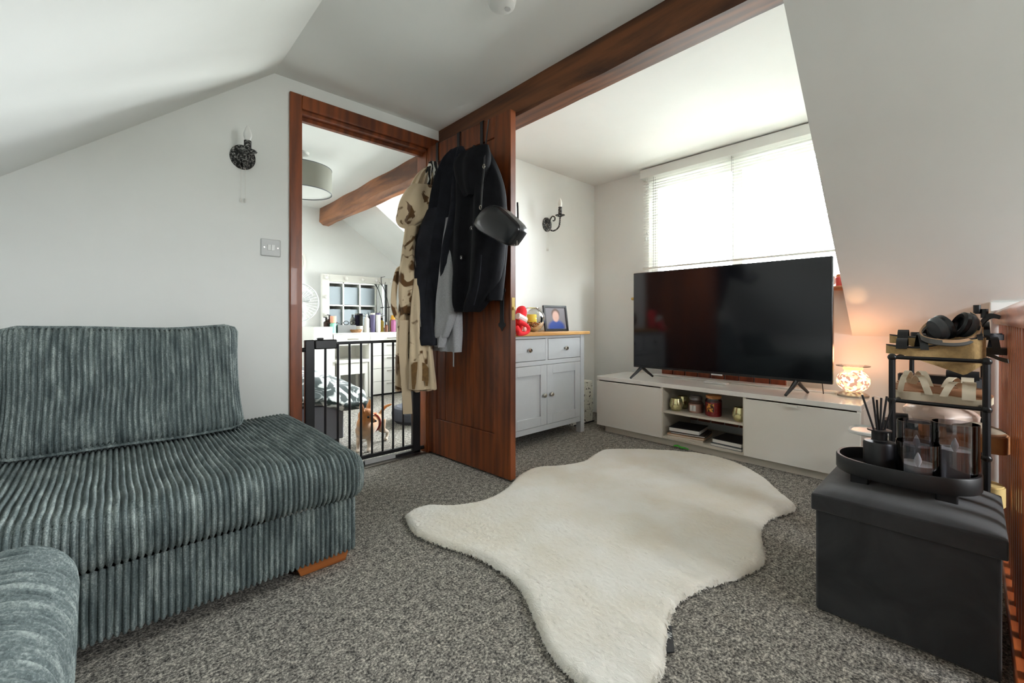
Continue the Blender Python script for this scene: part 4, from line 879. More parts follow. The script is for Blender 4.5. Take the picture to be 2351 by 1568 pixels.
for u in (1181, 1187):
    q = atP(u, 548, dplane(0.2), DNN); B().tube([q, q - Vector((0, 0, 0.03))], 0.0015, 5).build('zip_pull', M_chrome, hbg)
# ================================================================== SAFETY GATE
GY = 2.452
gate = thing('safety_gate', 'black metal safety gate with upright bars across the doorway', 'gate', (1.1, GY, 0))
gx = lambda u, v=900: atY(u, v, GY).x
B().box(gx(699), gx(721), GY - 0.014, GY + 0.014, 0.006, 0.752).build('post', M_black_metal, gate, bevel=0.004)
B().box(gx(946), gx(963), GY - 0.014, GY + 0.014, 0.006, 0.740).build('post', M_black_metal, gate, bevel=0.004)
B().box(gx(721), gx(946), GY - 0.009, GY + 0.009, 0.722, 0.738).build('top_rail', M_black_metal, gate, bevel=0.003)
B().box(gx(721), gx(946), GY - 0.012, GY + 0.012, 0.040, 0.062).build('bottom_rail', M_black_metal, gate, bevel=0.003)
B().box(gx(699), gx(963), GY - 0.014, GY + 0.014, 0.006, 0.024).build('floor_bar', M_black_metal, gate, bevel=0.003)
B().box(gx(835), gx(905), GY - 0.018, GY - 0.012, 0.008, 0.036).build('step_label', M_grey_plastic, gate, bevel=0.001)
lt = B().box(gx(721), gx(772), GY - 0.018, GY + 0.018, 0.700, 0.752).build('latch', M_black, gate, bevel=0.006)
B().box(gx(728), gx(742), GY - 0.013, GY + 0.013, 0.752, 0.763).build('release_button', M_black, lt, bevel=0.004)
for u in (747, 776, 802.5, 829, 854, 878.6, 902.5, 925.7):
    B().cyl((gx(u), GY, 0.055), (gx(u), GY, 0.728), 0.0068, 10).build('bar', M_black_metal, gate)
for x, z in ((0.739, 0.70), (0.739, 0.03), (gx(963), 0.03), (gx(963), 0.70)):
    x2 = 0.733 if x < 1 else 1.487
    B().cyl((x2, GY, z), (gx(702) if x < 1 else gx(961), GY, z), 0.012, 12).build('wall_cup', M_black, gate)
# ================================================================== DOG
dog = thing('dog', 'small tan chihuahua in a red harness standing behind the gate', 'dog', (1.28, 2.80, 0))
def fur():
    s = NT('tan_fur'); c = s.new('ShaderNodeTexCoord'); sp = s.new('ShaderNodeSeparateXYZ'); s.link(c.outputs['Object'], sp.inputs[0])
    n = s.noise(s.coord(), 26, 3, 0.6); a = s.new('ShaderNodeMath'); a.operation = 'MULTIPLY_ADD'; a.inputs[1].default_value = 0.10; s.link(n, a.inputs[0]); s.link(sp.outputs[2], a.inputs[2])
    col = s.ramp(a.outputs[0], [(0.06, srgb(214, 200, 182)), (0.13, srgb(164, 140, 116)), (0.21, srgb(172, 136, 102)), (0.27, srgb(188, 126, 72)), (0.32, srgb(184, 120, 66))])
    s.link(col, s.p.inputs['Base Color']); s.set(rough=0.95, spec=0.15, sheen=0.4); s.bump(s.noise(s.coord(), 220, 2), 0.6, 0.004); return s.m
b = B(); V = Vector
fl, frr, hl, hr = V((1.168, 2.731, 0)), V((1.228, 2.700, 0)), V((1.436, 2.871, 0)), V((1.352, 2.955, 0))
ax = V((0.72, 0.69, 0)); sd_ = V((0.69, -0.72, 0))
ch = V((1.215, 2.735, 0.135)); hp_ = V((1.372, 2.888, 0.150))
b.tube(smoothpath([ch - ax * 0.045 + V((0, 0, 0.01)), ch, lerp(ch, hp_, 0.4) + V((0, 0, 0.002)), lerp(ch, hp_, 0.75) + V((0, 0, 0.012)), hp_, hp_ + ax * 0.03], 16),
       [0.03, 0.045, 0.056, 0.06, 0.061, 0.059, 0.056, 0.053, 0.050, 0.047, 0.045, 0.045, 0.047, 0.048, 0.045, 0.036, 0.02], 16)
hc = V((1.212, 2.712, 0.236))
b.tube(smoothpath([ch + V((0, 0, 0.01)), ch - ax * 0.03 + V((0, 0, 0.05)), hc - V((0, 0, 0.02))], 8), [0.052, 0.050, 0.046, 0.043, 0.041, 0.040, 0.040, 0.040, 0.038], 14)
b.ball(hc, 0.050, 0.048, 0.046, 16, 12)
fwd = V((0.47, -0.86, -0.25)).normalized()      # the head looks to the viewer's right
b.tube([hc + fwd * 0.02 - V((0, 0, 0.008)), hc + fwd * 0.05 - V((0, 0, 0.012)), hc + fwd * 0.074 - V((0, 0, 0.014))], [0.030, 0.019, 0.012], 12)
for f_, top in ((fl, ch - sd_ * 0.030), (frr, ch + sd_ * 0.028)):
    b.tube(smoothpath([top + V((0, 0, 0.0)), lerp(top, f_, 0.35) + V((0, 0, 0.085 * 0)), V((f_.x, f_.y, 0.06)), V((f_.x, f_.y, 0.018))], 10), [0.030, 0.028, 0.026, 0.023, 0.020, 0.017, 0.0145, 0.013, 0.012, 0.012, 0.013], 10)
    b.ball((f_.x - 0.006, f_.y - 0.010, 0.011), 0.015, 0.020, 0.011, 10, 6)
for f_, s_ in ((hl, 1), (hr, -1)):
    top = hp_ + sd_ * 0.028 * s_ + ax * 0.005
    kn = lerp(top, f_, 0.45) - ax * 0.028; kn.z = 0.088; hk = f_ + ax * 0.022; hk.z = 0.052
    b.tube(smoothpath([top, kn, hk, V((f_.x, f_.y, 0.014))], 12), [0.036, 0.035, 0.033, 0.030, 0.026, 0.021, 0.017, 0.014, 0.012, 0.0115, 0.011, 0.011, 0.012], 10)
    b.ball((f_.x - 0.008, f_.y - 0.010, 0.010), 0.014, 0.018, 0.010, 10, 6)
tl = hp_ + ax * 0.045 + V((0, 0, 0.02))
b.tube(smoothpath([tl - ax * 0.02, tl + V((0.02, 0.0, 0.03)), tl + V((0.045, -0.01, 0.062)), tl + V((0.085, -0.03, 0.078))], 12), [0.014, 0.014, 0.0135, 0.013, 0.0125, 0.012, 0.012, 0.012, 0.012, 0.011, 0.010, 0.008, 0.004], 8)
rt = fwd.cross(V((0, 0, 1))).normalized()       # dog's right-hand side of the head
ears = []
for s_, lean in ((-1, 0.026), (1, 0.018)):
    e0 = hc + rt * 0.028 * s_ + V((0, 0, 0.028)) - fwd * 0.006; tip = e0 + rt * lean * s_ + V((0, 0, 0.074))
    b.tube([e0 - V((0, 0, 0.012)), lerp(e0, tip, 0.35), lerp(e0, tip, 0.7), tip], [0.026, 0.027, 0.016, 0.003], 10, flat=0.42); ears.append((e0, tip))
body = b.build('body', fur(), dog); remesh(body, 0.0045, 4)
M_eye = plain('dark_eye', (16, 11, 9), 0.08)
for s_ in (-1, 1):
    B().ball(hc + fwd * 0.037 + rt * 0.024 * s_ + V((0, 0, 0.006)), 0.0088, seg=12, rings=8).build('eye', M_eye, dog)
B().ball(hc + fwd * 0.078 - V((0, 0, 0.012)), 0.0085, 0.0085, 0.007, 12, 8).build('nose', M_black, dog)
M_earin = plain('ear_inside', (112, 66, 56), 0.9)
for e0, tip in ears:
    o_ = fwd * 0.0115
    B().add([e0 - rt * 0.016 + o_, e0 + rt * 0.016 + o_, lerp(e0, tip, 0.55) + rt * 0.012 + o_, lerp(e0, tip, 0.92) + o_ * 0.7, lerp(e0, tip, 0.55) - rt * 0.012 + o_], [(0, 1, 2, 3, 4)]).build('inner_ear', M_earin, dog)
M_harn = plain('red_webbing', (128, 34, 30), 0.7)
c1 = lerp(ch, hp_, 0.62) + V((0, 0, 0.006))
B().tube([c1 + sd_ * (0.056 * math.cos(a)) + V((0, 0, 0.056 * math.sin(a))) + ax * 0.012 * math.sin(a) for a in [2 * PI * k / 28 for k in range(29)]], 0.009, 8, cap=False, flat=0.5).build('harness_girth', M_harn, dog)
B().strip(smoothpath([lerp(ch, hp_, t) + V((0, 0, h)) for t, h in ((0.12, 0.066), (0.4, 0.062), (0.64, 0.064), (0.85, 0.060))], 12), sd_, 0.026, 0.006).build('harness_back', plain('orange_webbing', (214, 106, 52), 0.7), dog)
# ================================================================== BEDROOM
bed = thing('bed', 'grey upholstered bed just inside the bedroom doorway', 'bed', (0.62, 3.9, 0))
B().box(0.10, 1.19, 3.02, 4.95, 0.03, 0.275).build('base', M_greyfab, bed, bevel=0.01)
B().box(0.12, 1.17, 3.06, 4.93, 0.275, 0.40).build('mattress', M_white_matt, bed, bevel=0.03)
for x, y in ((0.16, 3.08), (1.13, 3.08), (0.16, 4.88), (1.13, 4.88)): B().box(x - 0.025, x + 0.025, y - 0.025, y + 0.025, 0, 0.03).build('foot', M_black, bed)
dvt = B(); nx, ny = 44, 60
for i in range(nx + 1):
    for j in range(ny + 1):
        x = lerp(0.05, 1.38, i / nx); y = lerp(2.99, 4.28, j / ny)
        z = 0.44 + 0.05 * noise.noise(V((x * 2.5, y * 2.5, 3))) + 0.018 * noise.noise(V((x * 8, y * 8, 1)))
        ex_ = max(0, x - 1.02); ey_ = max(0, 3.14 - y)
        z -= 0.75 * ex_ ** 1.25 * 0.8 + 1.1 * ey_ ** 1.1
        if x > 1.12: x = 1.12 + (x - 1.12) * 0.92
        dvt.v.append((x, y, max(0.225 + 0.02 * noise.noise(V((x * 6, y * 6, 4))), z)))
dvt.f = [(i*(ny+1)+j, (i+1)*(ny+1)+j, (i+1)*(ny+1)+j+1, i*(ny+1)+j+1) for i in range(nx) for j in range(ny)]
dd = dvt.build('duvet', M_duvet, smooth=80, origin=(0.7, 3.9, 0.4)); m = dd.modifiers.new('thick', 'SOLIDIFY'); m.thickness = 0.05; m.offset = -1
tag(dd, 'dark green and white leaf print duvet heaped on the bed', 'duvet')
pbd = thing('pet_bed', 'round dark grey pet bed on the bedroom carpet', 'pet bed', (1.90, 3.25, 0))
B().lathe([(0.001, 0), (0.17, 0), (0.20, 0.03), (0.205, 0.08), (0.19, 0.125), (0.16, 0.135), (0.135, 0.11), (0.12, 0.06), (0.001, 0.05)], (1.90, 3.25, 0), 36).build('bolster', plain('knit_grey', (62, 64, 70), 0.95, bscale=70, bstr=0.9), pbd)
# dressing table
DY, DB = 4.60, 4.985
dt_ = thing('dressing_table', 'white dressing table with drawers in the bedroom', 'dressing table', (2.1, 4.8, 0))
B().box(1.70, 2.62, DY + 0.005, DB, 0.705, 0.722).build('top', M_white_gloss, dt_, bevel=0.002)
for a, c in ((1.705, 2.105), (2.110, 2.615)):
    d = B().box(a, c, DY, DY + 0.018, 0.605, 0.703).build('drawer', M_white_gloss, dt_, bevel=0.002)
    B().cyl(((a + c) / 2 - 0.06, DY - 0.02, 0.655), ((a + c) / 2 + 0.06, DY - 0.02, 0.655), 0.006, 8).build('handle', M_silver, d)
B().box(1.70, 2.62, DY + 0.02, DB, 0.585, 0.604).build('drawer_box', M_white_gloss, dt_)
B().box(1.70, 1.722, DY + 0.01, DB, 0, 0.604).build('leg_panel', M_white_gloss, dt_, bevel=0.002)
B().box(2.10, 2.13, DY + 0.01, DB, 0, 0.604).build('leg_panel', M_white_gloss, dt_, bevel=0.002)
B().box(2.60, 2.62, DY + 0.01, DB, 0, 0.604).build('leg_panel', M_white_gloss, dt_, bevel=0.002)
B().box(1.70, 2.62, DB - 0.012, DB, 0.25, 0.604).build('back_panel', M_white_gloss, dt_)
for i in range(4):
    z = 0.02 + i * 0.146
    d = B().box(2.135, 2.597, DY, DY + 0.018, z, z + 0.142).build('drawer', M_white_gloss, dt_, bevel=0.002)
    B().cyl((2.30, DY - 0.018, z + 0.115), (2.44, DY - 0.018, z + 0.115), 0.005, 8).build('handle', M_silver, d)
tag(B().box(1.50, 1.695, DY + 0.0, DB, 0.0, 0.79).build('side_cabinet', M_white_gloss, bevel=0.004), 'narrow white cabinet at the left end of the dressing table', 'cabinet')
sto = thing('stool', 'white dressing stool tucked under the dressing table', 'stool', (1.91, 4.76, 0))
B().box(1.735, 2.09, 4.58, 4.90, 0.395, 0.43).build('seat', M_white_gloss, sto, bevel=0.006)
B().box(1.745, 2.08, 4.60, 4.88, 0.27, 0.395).build('apron', M_white_gloss, sto, bevel=0.002)
for x in (1.745, 2.05):
    for y in (4.60, 4.85): B().box(x, x + 0.03, y, y + 0.03, 0, 0.27).build('leg', M_white_gloss, sto)
mi = thing('vanity_mirror', 'white framed vanity mirror with round bulbs on the dressing table', 'mirror', (2.12, 4.93, 0.722))
for a in ((1.69, 1.77, 0.722, 1.375), (2.475, 2.56, 0.722, 1.375), (1.77, 2.475, 1.295, 1.375), (1.77, 2.475, 0.722, 0.77)):
    B().box(a[0], a[1], 4.90, 4.95, a[2], a[3]).build('frame_bar', M_white_gloss, mi, bevel=0.003)
B().box(1.77, 2.475, 4.918, 4.924, 0.77, 1.295).build('glass', M_mirror, mi, smooth=0)
for x, z in ((1.73, 1.335), (1.73, 1.12), (1.73, 0.92), (1.95, 1.335), (2.15, 1.335), (2.32, 1.335), (2.515, 1.335), (2.515, 1.12), (2.515, 0.92)):
    B().ball((x, 4.885, z), 0.022, seg=14, rings=10).build('bulb', M_wax, mi)
# shelf unit on the other side of the bedroom, seen in the mirror
su = thing('shelf_unit', 'white cube shelf unit with grey boxes seen in the vanity mirror', 'shelf unit', (2.86, 2.72, 0))
for i in range(4): B().box(2.44 + i * 0.275, 2.46 + i * 0.275, 2.53, 2.90, 0, 1.47).build('upright', M_white_gloss, su)
for i in range(5): B().box(2.44, 3.285, 2.53, 2.90, i * 0.3625, i * 0.3625 + 0.02).build('shelf', M_white_gloss, su)
M_box = plain('grey_box', (128, 134, 138), 0.9)
for i in range(3):
    for j in (2, 3):
        tag(B().box(2.466 + i * 0.275, 2.466 + i * 0.275 + 0.25, 2.56, 2.88, 0.0215 + j * 0.3625, 0.0215 + j * 0.3625 + 0.29).build('storage_box', M_box, bevel=0.008), 'grey storage box in the %s row, %s one, seen in the vanity mirror' % (('lower', 'upper')[j - 2], ('left', 'middle', 'right')[i]), 'box', 'grey boxes in the shelf unit')
# toiletries on the dressing table
TT = 0.722
def bottle(u, yd, r, h, prof, mat, capm, label, name='bottle', cap_h=0.03, cap_r=0.4, cat='bottle'):
    x = atY(u, 750, yd).x; o = thing(name, label, cat, (x, yd, TT), 'toiletries on the dressing table')
    if prof == 'pump': p = [(0.001, 0), (r, 0), (r, h * 0.72), (r * 0.5, h * 0.8), (r * 0.3, h * 0.82), (r * 0.3, h * 0.86)]
    elif prof == 'tube': p = [(0.001, 0), (r * 0.8, 0), (r, h * 0.1), (r, h * 0.55), (r * 1.1, h)]
    else: p = [(0.001, 0), (r, 0), (r, h * 0.75), (r * 0.6, h * 0.84), (r * 0.45, h * 0.86)]
    B().lathe(p, (x, yd, TT), 16).build('body', mat, o)
    if capm:
        z = p[-1][1]
        B().lathe([(r * cap_r, z - 0.002), (r * cap_r, z + cap_h), (0.001, z + cap_h)], (x, yd, TT), 12).build('cap', capm, o)
        if prof == 'pump': B().tube([(x, yd, TT + z + cap_h), (x - 0.03, yd - 0.005, TT + z + cap_h + 0.002)], 0.005, 6).build('nozzle', capm, o)
    return o
M_amber = plain('amber_glass', (56, 30, 20), 0.2); M_mint = plain('mint_plastic', (150, 214, 190), 0.4); M_peach = plain('peach_plastic', (238, 172, 142), 0.4)
M_purple = plain('purple_print', (92, 84, 120), 0.4); M_orange = plain('orange_plastic', (232, 170, 52), 0.35); M_magenta = plain('pink_plastic', (188, 110, 156), 0.4)
bottle(749, 4.72, 0.028, 0.16, 'pump', M_amber, M_black, 'amber pump bottle at the left end of the dressing table')
bottle(757, 4.76, 0.030, 0.19, 'pump', M_amber, M_black, 'taller amber pump bottle beside the peach topped bottle')
bottle(765, 4.68, 0.034, 0.13, 'std', M_mint, M_peach, 'mint green bottle with a peach cap on the dressing table', cap_h=0.07, cap_r=0.95)
x = atY(792, 750, 4.70).x
tr = thing('acrylic_tray', 'clear acrylic tray of cosmetics on the dressing table', 'tray', (x, 4.70, TT))
B().box(x - 0.10, x + 0.10, 4.64, 4.76, TT, TT + 0.004).build('base', M_haze, tr)
for a in ((-0.10, -0.096, 4.64, 4.76), (0.096, 0.10, 4.64, 4.76), (-0.096, 0.096, 4.64, 4.644), (-0.096, 0.096, 4.756, 4.76)): B().box(x + a[0], x + a[1], a[2], a[3], TT + 0.004, TT + 0.085).build('side', M_haze, tr)
eg = thing('eyeglasses', 'black framed eyeglasses lying on the acrylic tray', 'eyeglasses', (x + 0.03, 4.70, TT + 0.09))
for s_ in (-1, 1):
    B().tube([(x + 0.03 + s_ * 0.035 + 0.028 * math.cos(a), 4.655, TT + 0.108 + 0.020 * math.sin(a)) for a in [2 * PI * k / 16 for k in range(17)]], 0.004, 6, cap=False).build('rim', M_black, eg)
    B().tube([(x + 0.03 + s_ * 0.063, 4.655, TT + 0.112), (x + 0.03 + s_ * 0.06, 4.74, TT + 0.095)], 0.003, 5).build('arm', M_black, eg)
x = atY(816, 752, 4.66).x
wbk = thing('wicker_bowl', 'small brown wicker bowl in front of white tubs', 'bowl', (x, 4.66, TT))
B().lathe([(0.001, 0), (0.055, 0), (0.068, 0.02), (0.070, 0.036), (0.062, 0.034), (0.05, 0.008), (0.001, 0.006)], (x, 4.66, TT), 24).build('weave', plain('wicker', (150, 112, 76), 0.9, nscale=80, namt=0.4, bscale=90, bstr=0.8), wbk)
for u, lab in ((806, 'white cosmetic tub on the left behind the wicker bowl'), (826, 'white cosmetic tub on the right behind the wicker bowl')):
    x = atY(u, 750, 4.76).x; o = thing('cosmetic_tub', lab, 'tub', (x, 4.76, TT), 'white tubs')
    B().lathe([(0.001, 0), (0.042, 0), (0.044, 0.05), (0.001, 0.05)], (x, 4.76, TT), 20).build('tub', M_wax, o)
    B().lathe([(0.046, 0.05), (0.046, 0.072), (0.001, 0.072)], (x, 4.76, TT), 20).build('lid', M_white_gloss, o)
bottle(842, 4.72, 0.030, 0.20, 'std', M_wax, M_white_plastic, 'white bottle with a red mark beside the white tubs', cap_h=0.035)
bottle(856, 4.70, 0.028, 0.20, 'tube', M_purple, M_white_gloss, 'purple and white tube to the left of its twin', 'cosmetic_tube', 0.02, 1.0, 'tube')
bottle(868, 4.68, 0.028, 0.20, 'tube', M_wax, M_purple, 'white tube with purple swirls to the right of its twin', 'cosmetic_tube', 0.02, 1.0, 'tube')
bottle(876, 4.80, 0.026, 0.16, 'std', plain('gold_lid', (206, 176, 74), 0.4), M_soft_black, 'yellow bottle with a black cap behind the tubes')
bottle(887, 4.70, 0.020, 0.10, 'std', plain('brown_perfume', (120, 74, 52), 0.2), M_silver, 'small brown perfume bottle beside the orange spray')
bottle(899, 4.78, 0.024, 0.17, 'std', plain('gold_bottle', (176, 146, 40), 0.3), M_orange, 'gold bottle behind the orange and pink spray')
bottle(903, 4.70, 0.030, 0.17, 'std', M_magenta, M_orange, 'pink and orange spray bottle near the robe', cap_h=0.05, cap_r=0.8)
x = atY(866, 700, 4.82).x
bh = thing('feather_pot', 'dark pot of black feathers in front of the vanity mirror', 'pot', (x, 4.82, TT))
B().lathe([(0.001, 0), (0.035, 0), (0.045, 0.05), (0.05, 0.12), (0.001, 0.12)], (x, 4.82, TT), 18).build('pot', plain('dark_glaze', (36, 44, 50), 0.3), bh)
for k in range(6):
    a = -0.9 + k * 0.36; p0_ = V((x, 4.82, TT + 0.11))
    B().tube(smoothpath([p0_, p0_ + V((a * 0.05, 0, 0.07)), p0_ + V((a * 0.13, -0.01, 0.11 + 0.03 * math.cos(a * 3)))], 8), [0.004, 0.006, 0.010, 0.012, 0.012, 0.010, 0.008, 0.005, 0.002], 6, flat=0.3).build('feather', M_soft_black, bh)
x0_, x1_ = atY(876, 650, 4.84), atY(892, 705, 4.84)
ws = thing('wire_stand', 'thin black wire jewellery stand beside the vanity mirror', 'jewellery stand', (x1_.x, 4.84, TT))
B().tube(smoothpath([(x1_.x, 4.84, TT), (x1_.x, 4.84, x1_.z), atY(884, 670, 4.84), x0_, atY(875, 636, 4.84)], 20), 0.004, 6).build('stem', M_soft_black, ws)
B().lathe([(0.001, 0), (0.05, 0), (0.05, 0.006), (0.001, 0.008)], (x1_.x, 4.84, TT), 20).build('base', M_soft_black, ws)
for a, c in (((882, 662), (871, 648)), ((876, 637), (884, 635)), ((881, 660), (885, 648))): B().tube([atY(*a, 4.84), atY(*c, 4.84)], 0.003, 6).build('branch', M_soft_black, ws)
B().tube([atY(888, 706, 4.835), atY(896, 705, 4.835)], 0.006, 6).build('cross_bar', M_soft_black, ws)
# pedestal fan
fc_ = V((1.315, 4.50, 1.035))
fan = thing('pedestal_fan', 'white pedestal fan standing left of the dressing table', 'fan', (1.315, 4.55, 0))
B().lathe([(0.001, 0), (0.17, 0), (0.165, 0.02), (0.03, 0.035), (0.001, 0.035)], (1.315, 4.58, 0), 32).build('base', M_white_plastic, fan)
B().cyl((1.315, 4.58, 0.03), (1.315, 4.58, 1.0), 0.014, 12).build('pole', M_white_plastic, fan)
fdir = V((-0.35, -1, 0)).normalized(); fq = V((0, 0, 1)).rotation_difference(fdir)
B().lathe([(0.001, -0.16), (0.05, -0.15), (0.062, -0.06), (0.05, -0.03), (0.001, -0.03)], fc_, 20, fdir).build('motor', M_white_plastic, fan)
fr_pt = lambda r, a, h: fc_ + fq @ V((r * math.cos(a), r * math.sin(a), h))
B().tube([fr_pt(0.19, 2 * PI * k / 40, 0) for k in range(41)], 0.007, 6, cap=False).build('cage_rim', M_grey_plastic, fan)
g = B()
for k in range(36):
    a = 2 * PI * k / 36
    g.tube(smoothpath([fr_pt(0.045, a, 0.055), fr_pt(0.13, a + 0.1, 0.05), fr_pt(0.19, a + 0.12, 0.0)], 6), 0.0014, 4)
for r, h in ((0.08, 0.053), (0.12, 0.051), (0.155, 0.037)): g.tube([fr_pt(r, 2 * PI * k / 32, h) for k in range(33)], 0.0014, 4, cap=False)
g.build('cage_wires', M_white_plastic, fan, kind='stuff')
B().lathe([(0.001, 0.06), (0.045, 0.057), (0.045, 0.05), (0.001, 0.05)], fc_, 20, fdir).build('badge', M_white_plastic, fan)
for k in range(3):
    a = 2 * PI * k / 3 + 0.3; bl_ = B()
    for i in range(7):
        for j in range(5):
            r = lerp(0.03, 0.165, i / 6); an = a + (j / 4 - 0.5) * 1.3 * (0.5 + 0.5 * math.sin(PI * min(1, i / 5)))
            bl_.v.append(tuple(fr_pt(r, an, 0.012 * (j - 2) / 2)))
    bl_.f = [(i*5+j, (i+1)*5+j, (i+1)*5+j+1, i*5+j+1) for i in range(6) for j in range(4)]
    bo = bl_.build('blade', M_grey_plastic, fan, smooth=60); m = bo.modifiers.new('thick', 'SOLIDIFY'); m.thickness = 0.003
wc = thing('round_wall_mirror', 'round white framed mirror on the bedroom wall above the fan', 'mirror', (1.33, 4.98, 1.49))
B().lathe([(0.001, 0), (0.215, 0), (0.215, 0.02), (0.19, 0.024), (0.185, 0.012), (0.001, 0.012)], (1.335, 5.0, 1.49), 48, (0, -1, 0)).build('frame', M_white_gloss, wc)
B().lathe([(0.184, 0.012), (0.184, 0.014), (0.001, 0.014)], (1.335, 5.0, 1.49), 48, (0, -1, 0)).build('disc', M_white_gloss, wc)
# drum lampshade
lx, ly = 1.035, 3.42; LZ0, LZ1 = 1.815, 1.995
ld = thing('pendant_shade', 'grey drum lampshade hanging from the bedroom ceiling', 'lampshade', (lx, ly, LZ0))
sh = NT('shade_fabric'); sh.set(col=srgb(150, 150, 140), rough=0.9)
tt_ = sh.new('ShaderNodeBsdfTranslucent'); tt_.inputs[0].default_value = srgb(190, 188, 174); mm = sh.new('ShaderNodeMixShader'); mm.inputs[0].default_value = 0.3
sh.link(sh.p.outputs[0], mm.inputs[1]); sh.link(tt_.outputs[0], mm.inputs[2]); sh.link(mm.outputs[0], sh.out.inputs[0])
B().lathe([(0.205, 0), (0.205, LZ1 - LZ0), (0.203, LZ1 - LZ0), (0.203, 0), (0.205, 0)], (lx, ly, LZ0), 56, cap=False).build('shade', sh.m, ld)
B().lathe([(0.001, 0.004), (0.200, 0.004), (0.200, 0.007), (0.001, 0.007)], (lx, ly, LZ0), 48).build('diffuser', M_white_matt, ld)
B().cyl((lx, ly, LZ1 - 0.03), (lx, ly, CZ), 0.004, 8).build('flex', M_white_plastic, ld)
B().lathe([(0.001, 0), (0.05, 0), (0.045, -0.02), (0.001, -0.03)], (lx, ly, CZ), 20).build('ceiling_rose', M_white_plastic, ld)
for z in (LZ0, LZ1): B().tube([(lx + 0.2045 * math.cos(2 * PI * k / 48), ly + 0.2045 * math.sin(2 * PI * k / 48), z) for k in range(49)], 0.003, 6, cap=False).build('rim', M_greyfab, ld)
# ================================================================== STAIR BALUSTRADE
bal = thing('balustrade', 'varnished pine stair balustrade with square spindles at the right edge', 'balustrade', (2.1, -0.095, 0))
BY = -0.095
hr_ = [(BY - 0.034, 0.845), (BY + 0.034, 0.845), (BY + 0.036, 0.86), (BY + 0.031, 0.872), (BY + 0.035, 0.885), (BY + 0.028, 0.900), (BY + 0.012, 0.908), (BY - 0.012, 0.908), (BY - 0.028, 0.900), (BY - 0.035, 0.885), (BY - 0.031, 0.872), (BY - 0.036, 0.86)]
B().prism(hr_, 0.95, 3.045, 'x').build('handrail', M_rail, bal, smooth=50)
B().box(0.95, 3.045, BY - 0.03, BY + 0.03, 0.0, 0.045).build('base_rail', M_rail, bal, bevel=0.004)
sp0 = None
for i in range(22):
    x = 3.0 - i * 0.092
    if sp0 is None:
        sp0 = B().box(-0.016, 0.016, -0.016, 0.016, 0.045, 0.846).build('spindle', M_baluster, bal, bevel=0.003, local=True); so = sp0
    else:
        so = sp0.copy(); COL.objects.link(so); so.parent = bal
    so.location = (x - 2.1, 0, 0)
# ================================================================== OTTOMAN, TRAY, CANDLES
ot = thing('storage_ottoman', 'charcoal velvet storage cube with a padded lid', 'ottoman', (1.72, 0.137, 0))
B().box(1.535, 1.905, -0.046, 0.322, 0.0, 0.315).build('body', M_velvet, ot, bevel=0.008)
lidb = B(); N = 26
def lidpt(i, j):
    x = lerp(1.526, 1.914, i / N); y = lerp(-0.056, 0.331, j / N)
    u, v_ = 2 * i / N - 1, 2 * j / N - 1
    return (x, y, 0.344 + 0.026 * (max(0, 1 - u ** 4) * max(0, 1 - v_ ** 4)) ** 0.6)
for i in range(N + 1):
    for j in range(N + 1): lidb.v.append(lidpt(i, j))
idx = lambda i, j: i * (N + 1) + j
lidb.f = [(idx(i, j), idx(i+1, j), idx(i+1, j+1), idx(i, j+1)) for i in range(N) for j in range(N)]
rim = [(i, 0) for i in range(N)] + [(N, j) for j in range(N)] + [(N - i, N) for i in range(N)] + [(0, N - j) for j in range(N)]
o0 = len(lidb.v)
for i, j in rim: p = lidpt(i, j); lidb.v.append((p[0], p[1], 0.296))
m = len(rim)
lidb.f += [(idx(*rim[k]), idx(*rim[(k+1) % m]), o0 + (k+1) % m, o0 + k) for k in range(m)] + [tuple(o0 + k for k in range(m))]
lidb.build('lid', M_velvet, ot, smooth=50, bevel=0.004)
TZ = 0.366
tc = V((1.722, 0.142))
def oval(k, n, rx, ry): a = 2 * PI * k / n; c, s_ = math.cos(a), math.sin(a); return (tc.x + math.copysign(abs(c) ** 0.85, c) * rx, tc.y + math.copysign(abs(s_) ** 0.85, s_) * ry)
tray = thing('serving_tray', 'black oval tray on feet standing on the storage cube', 'tray', (tc.x, tc.y, TZ))
prof = [(0.90, 0.030), (0.985, 0.030), (1.0, 0.034), (1.0, 0.072), (0.985, 0.075), (0.945, 0.075), (0.94, 0.072), (0.94, 0.040), (0.90, 0.038)]
tbm = B(); n = 64
for s_, z in prof:
    for k in range(n): x, y = oval(k, n, 0.122 * s_, 0.160 * s_ ); tbm.v.append((x, y, TZ + z))
tbm.f = [(i*n+k, i*n+(k+1) % n, (i+1)*n+(k+1) % n, (i+1)*n+k) for i in range(len(prof) - 1) for k in range(n)] + [tuple(range(n)), tuple(range((len(prof)-1)*n, len(prof)*n))]
M_tray = plain('black_stoneware', (24, 24, 26), 0.5, nscale=40, namt=0.1)
tbm.build('bowl', M_tray, tray, smooth=40)
for y in (0.235, 0.05): B().box(tc.x - 0.075, tc.x + 0.06, y - 0.022, y + 0.022, TZ - 0.002, TZ + 0.032).build('foot', M_tray, tray, bevel=0.004)
BZ = TZ + 0.0385
dfz = thing('reed_diffuser', 'matt black reed diffuser bottle with black sticks on the tray', 'diffuser', (1.705, 0.195, BZ))
B().lathe([(0.001, 0), (0.037, 0), (0.039, 0.003), (0.039, 0.082), (0.036, 0.088), (0.021, 0.091), (0.019, 0.094), (0.019, 0.118), (0.029, 0.120), (0.029, 0.124), (0.012, 0.124), (0.012, 0.10), (0.001, 0.10)], (1.705, 0.195, BZ), 32).build('bottle', plain('matt_black_glass', (20, 20, 22), 0.4), dfz)
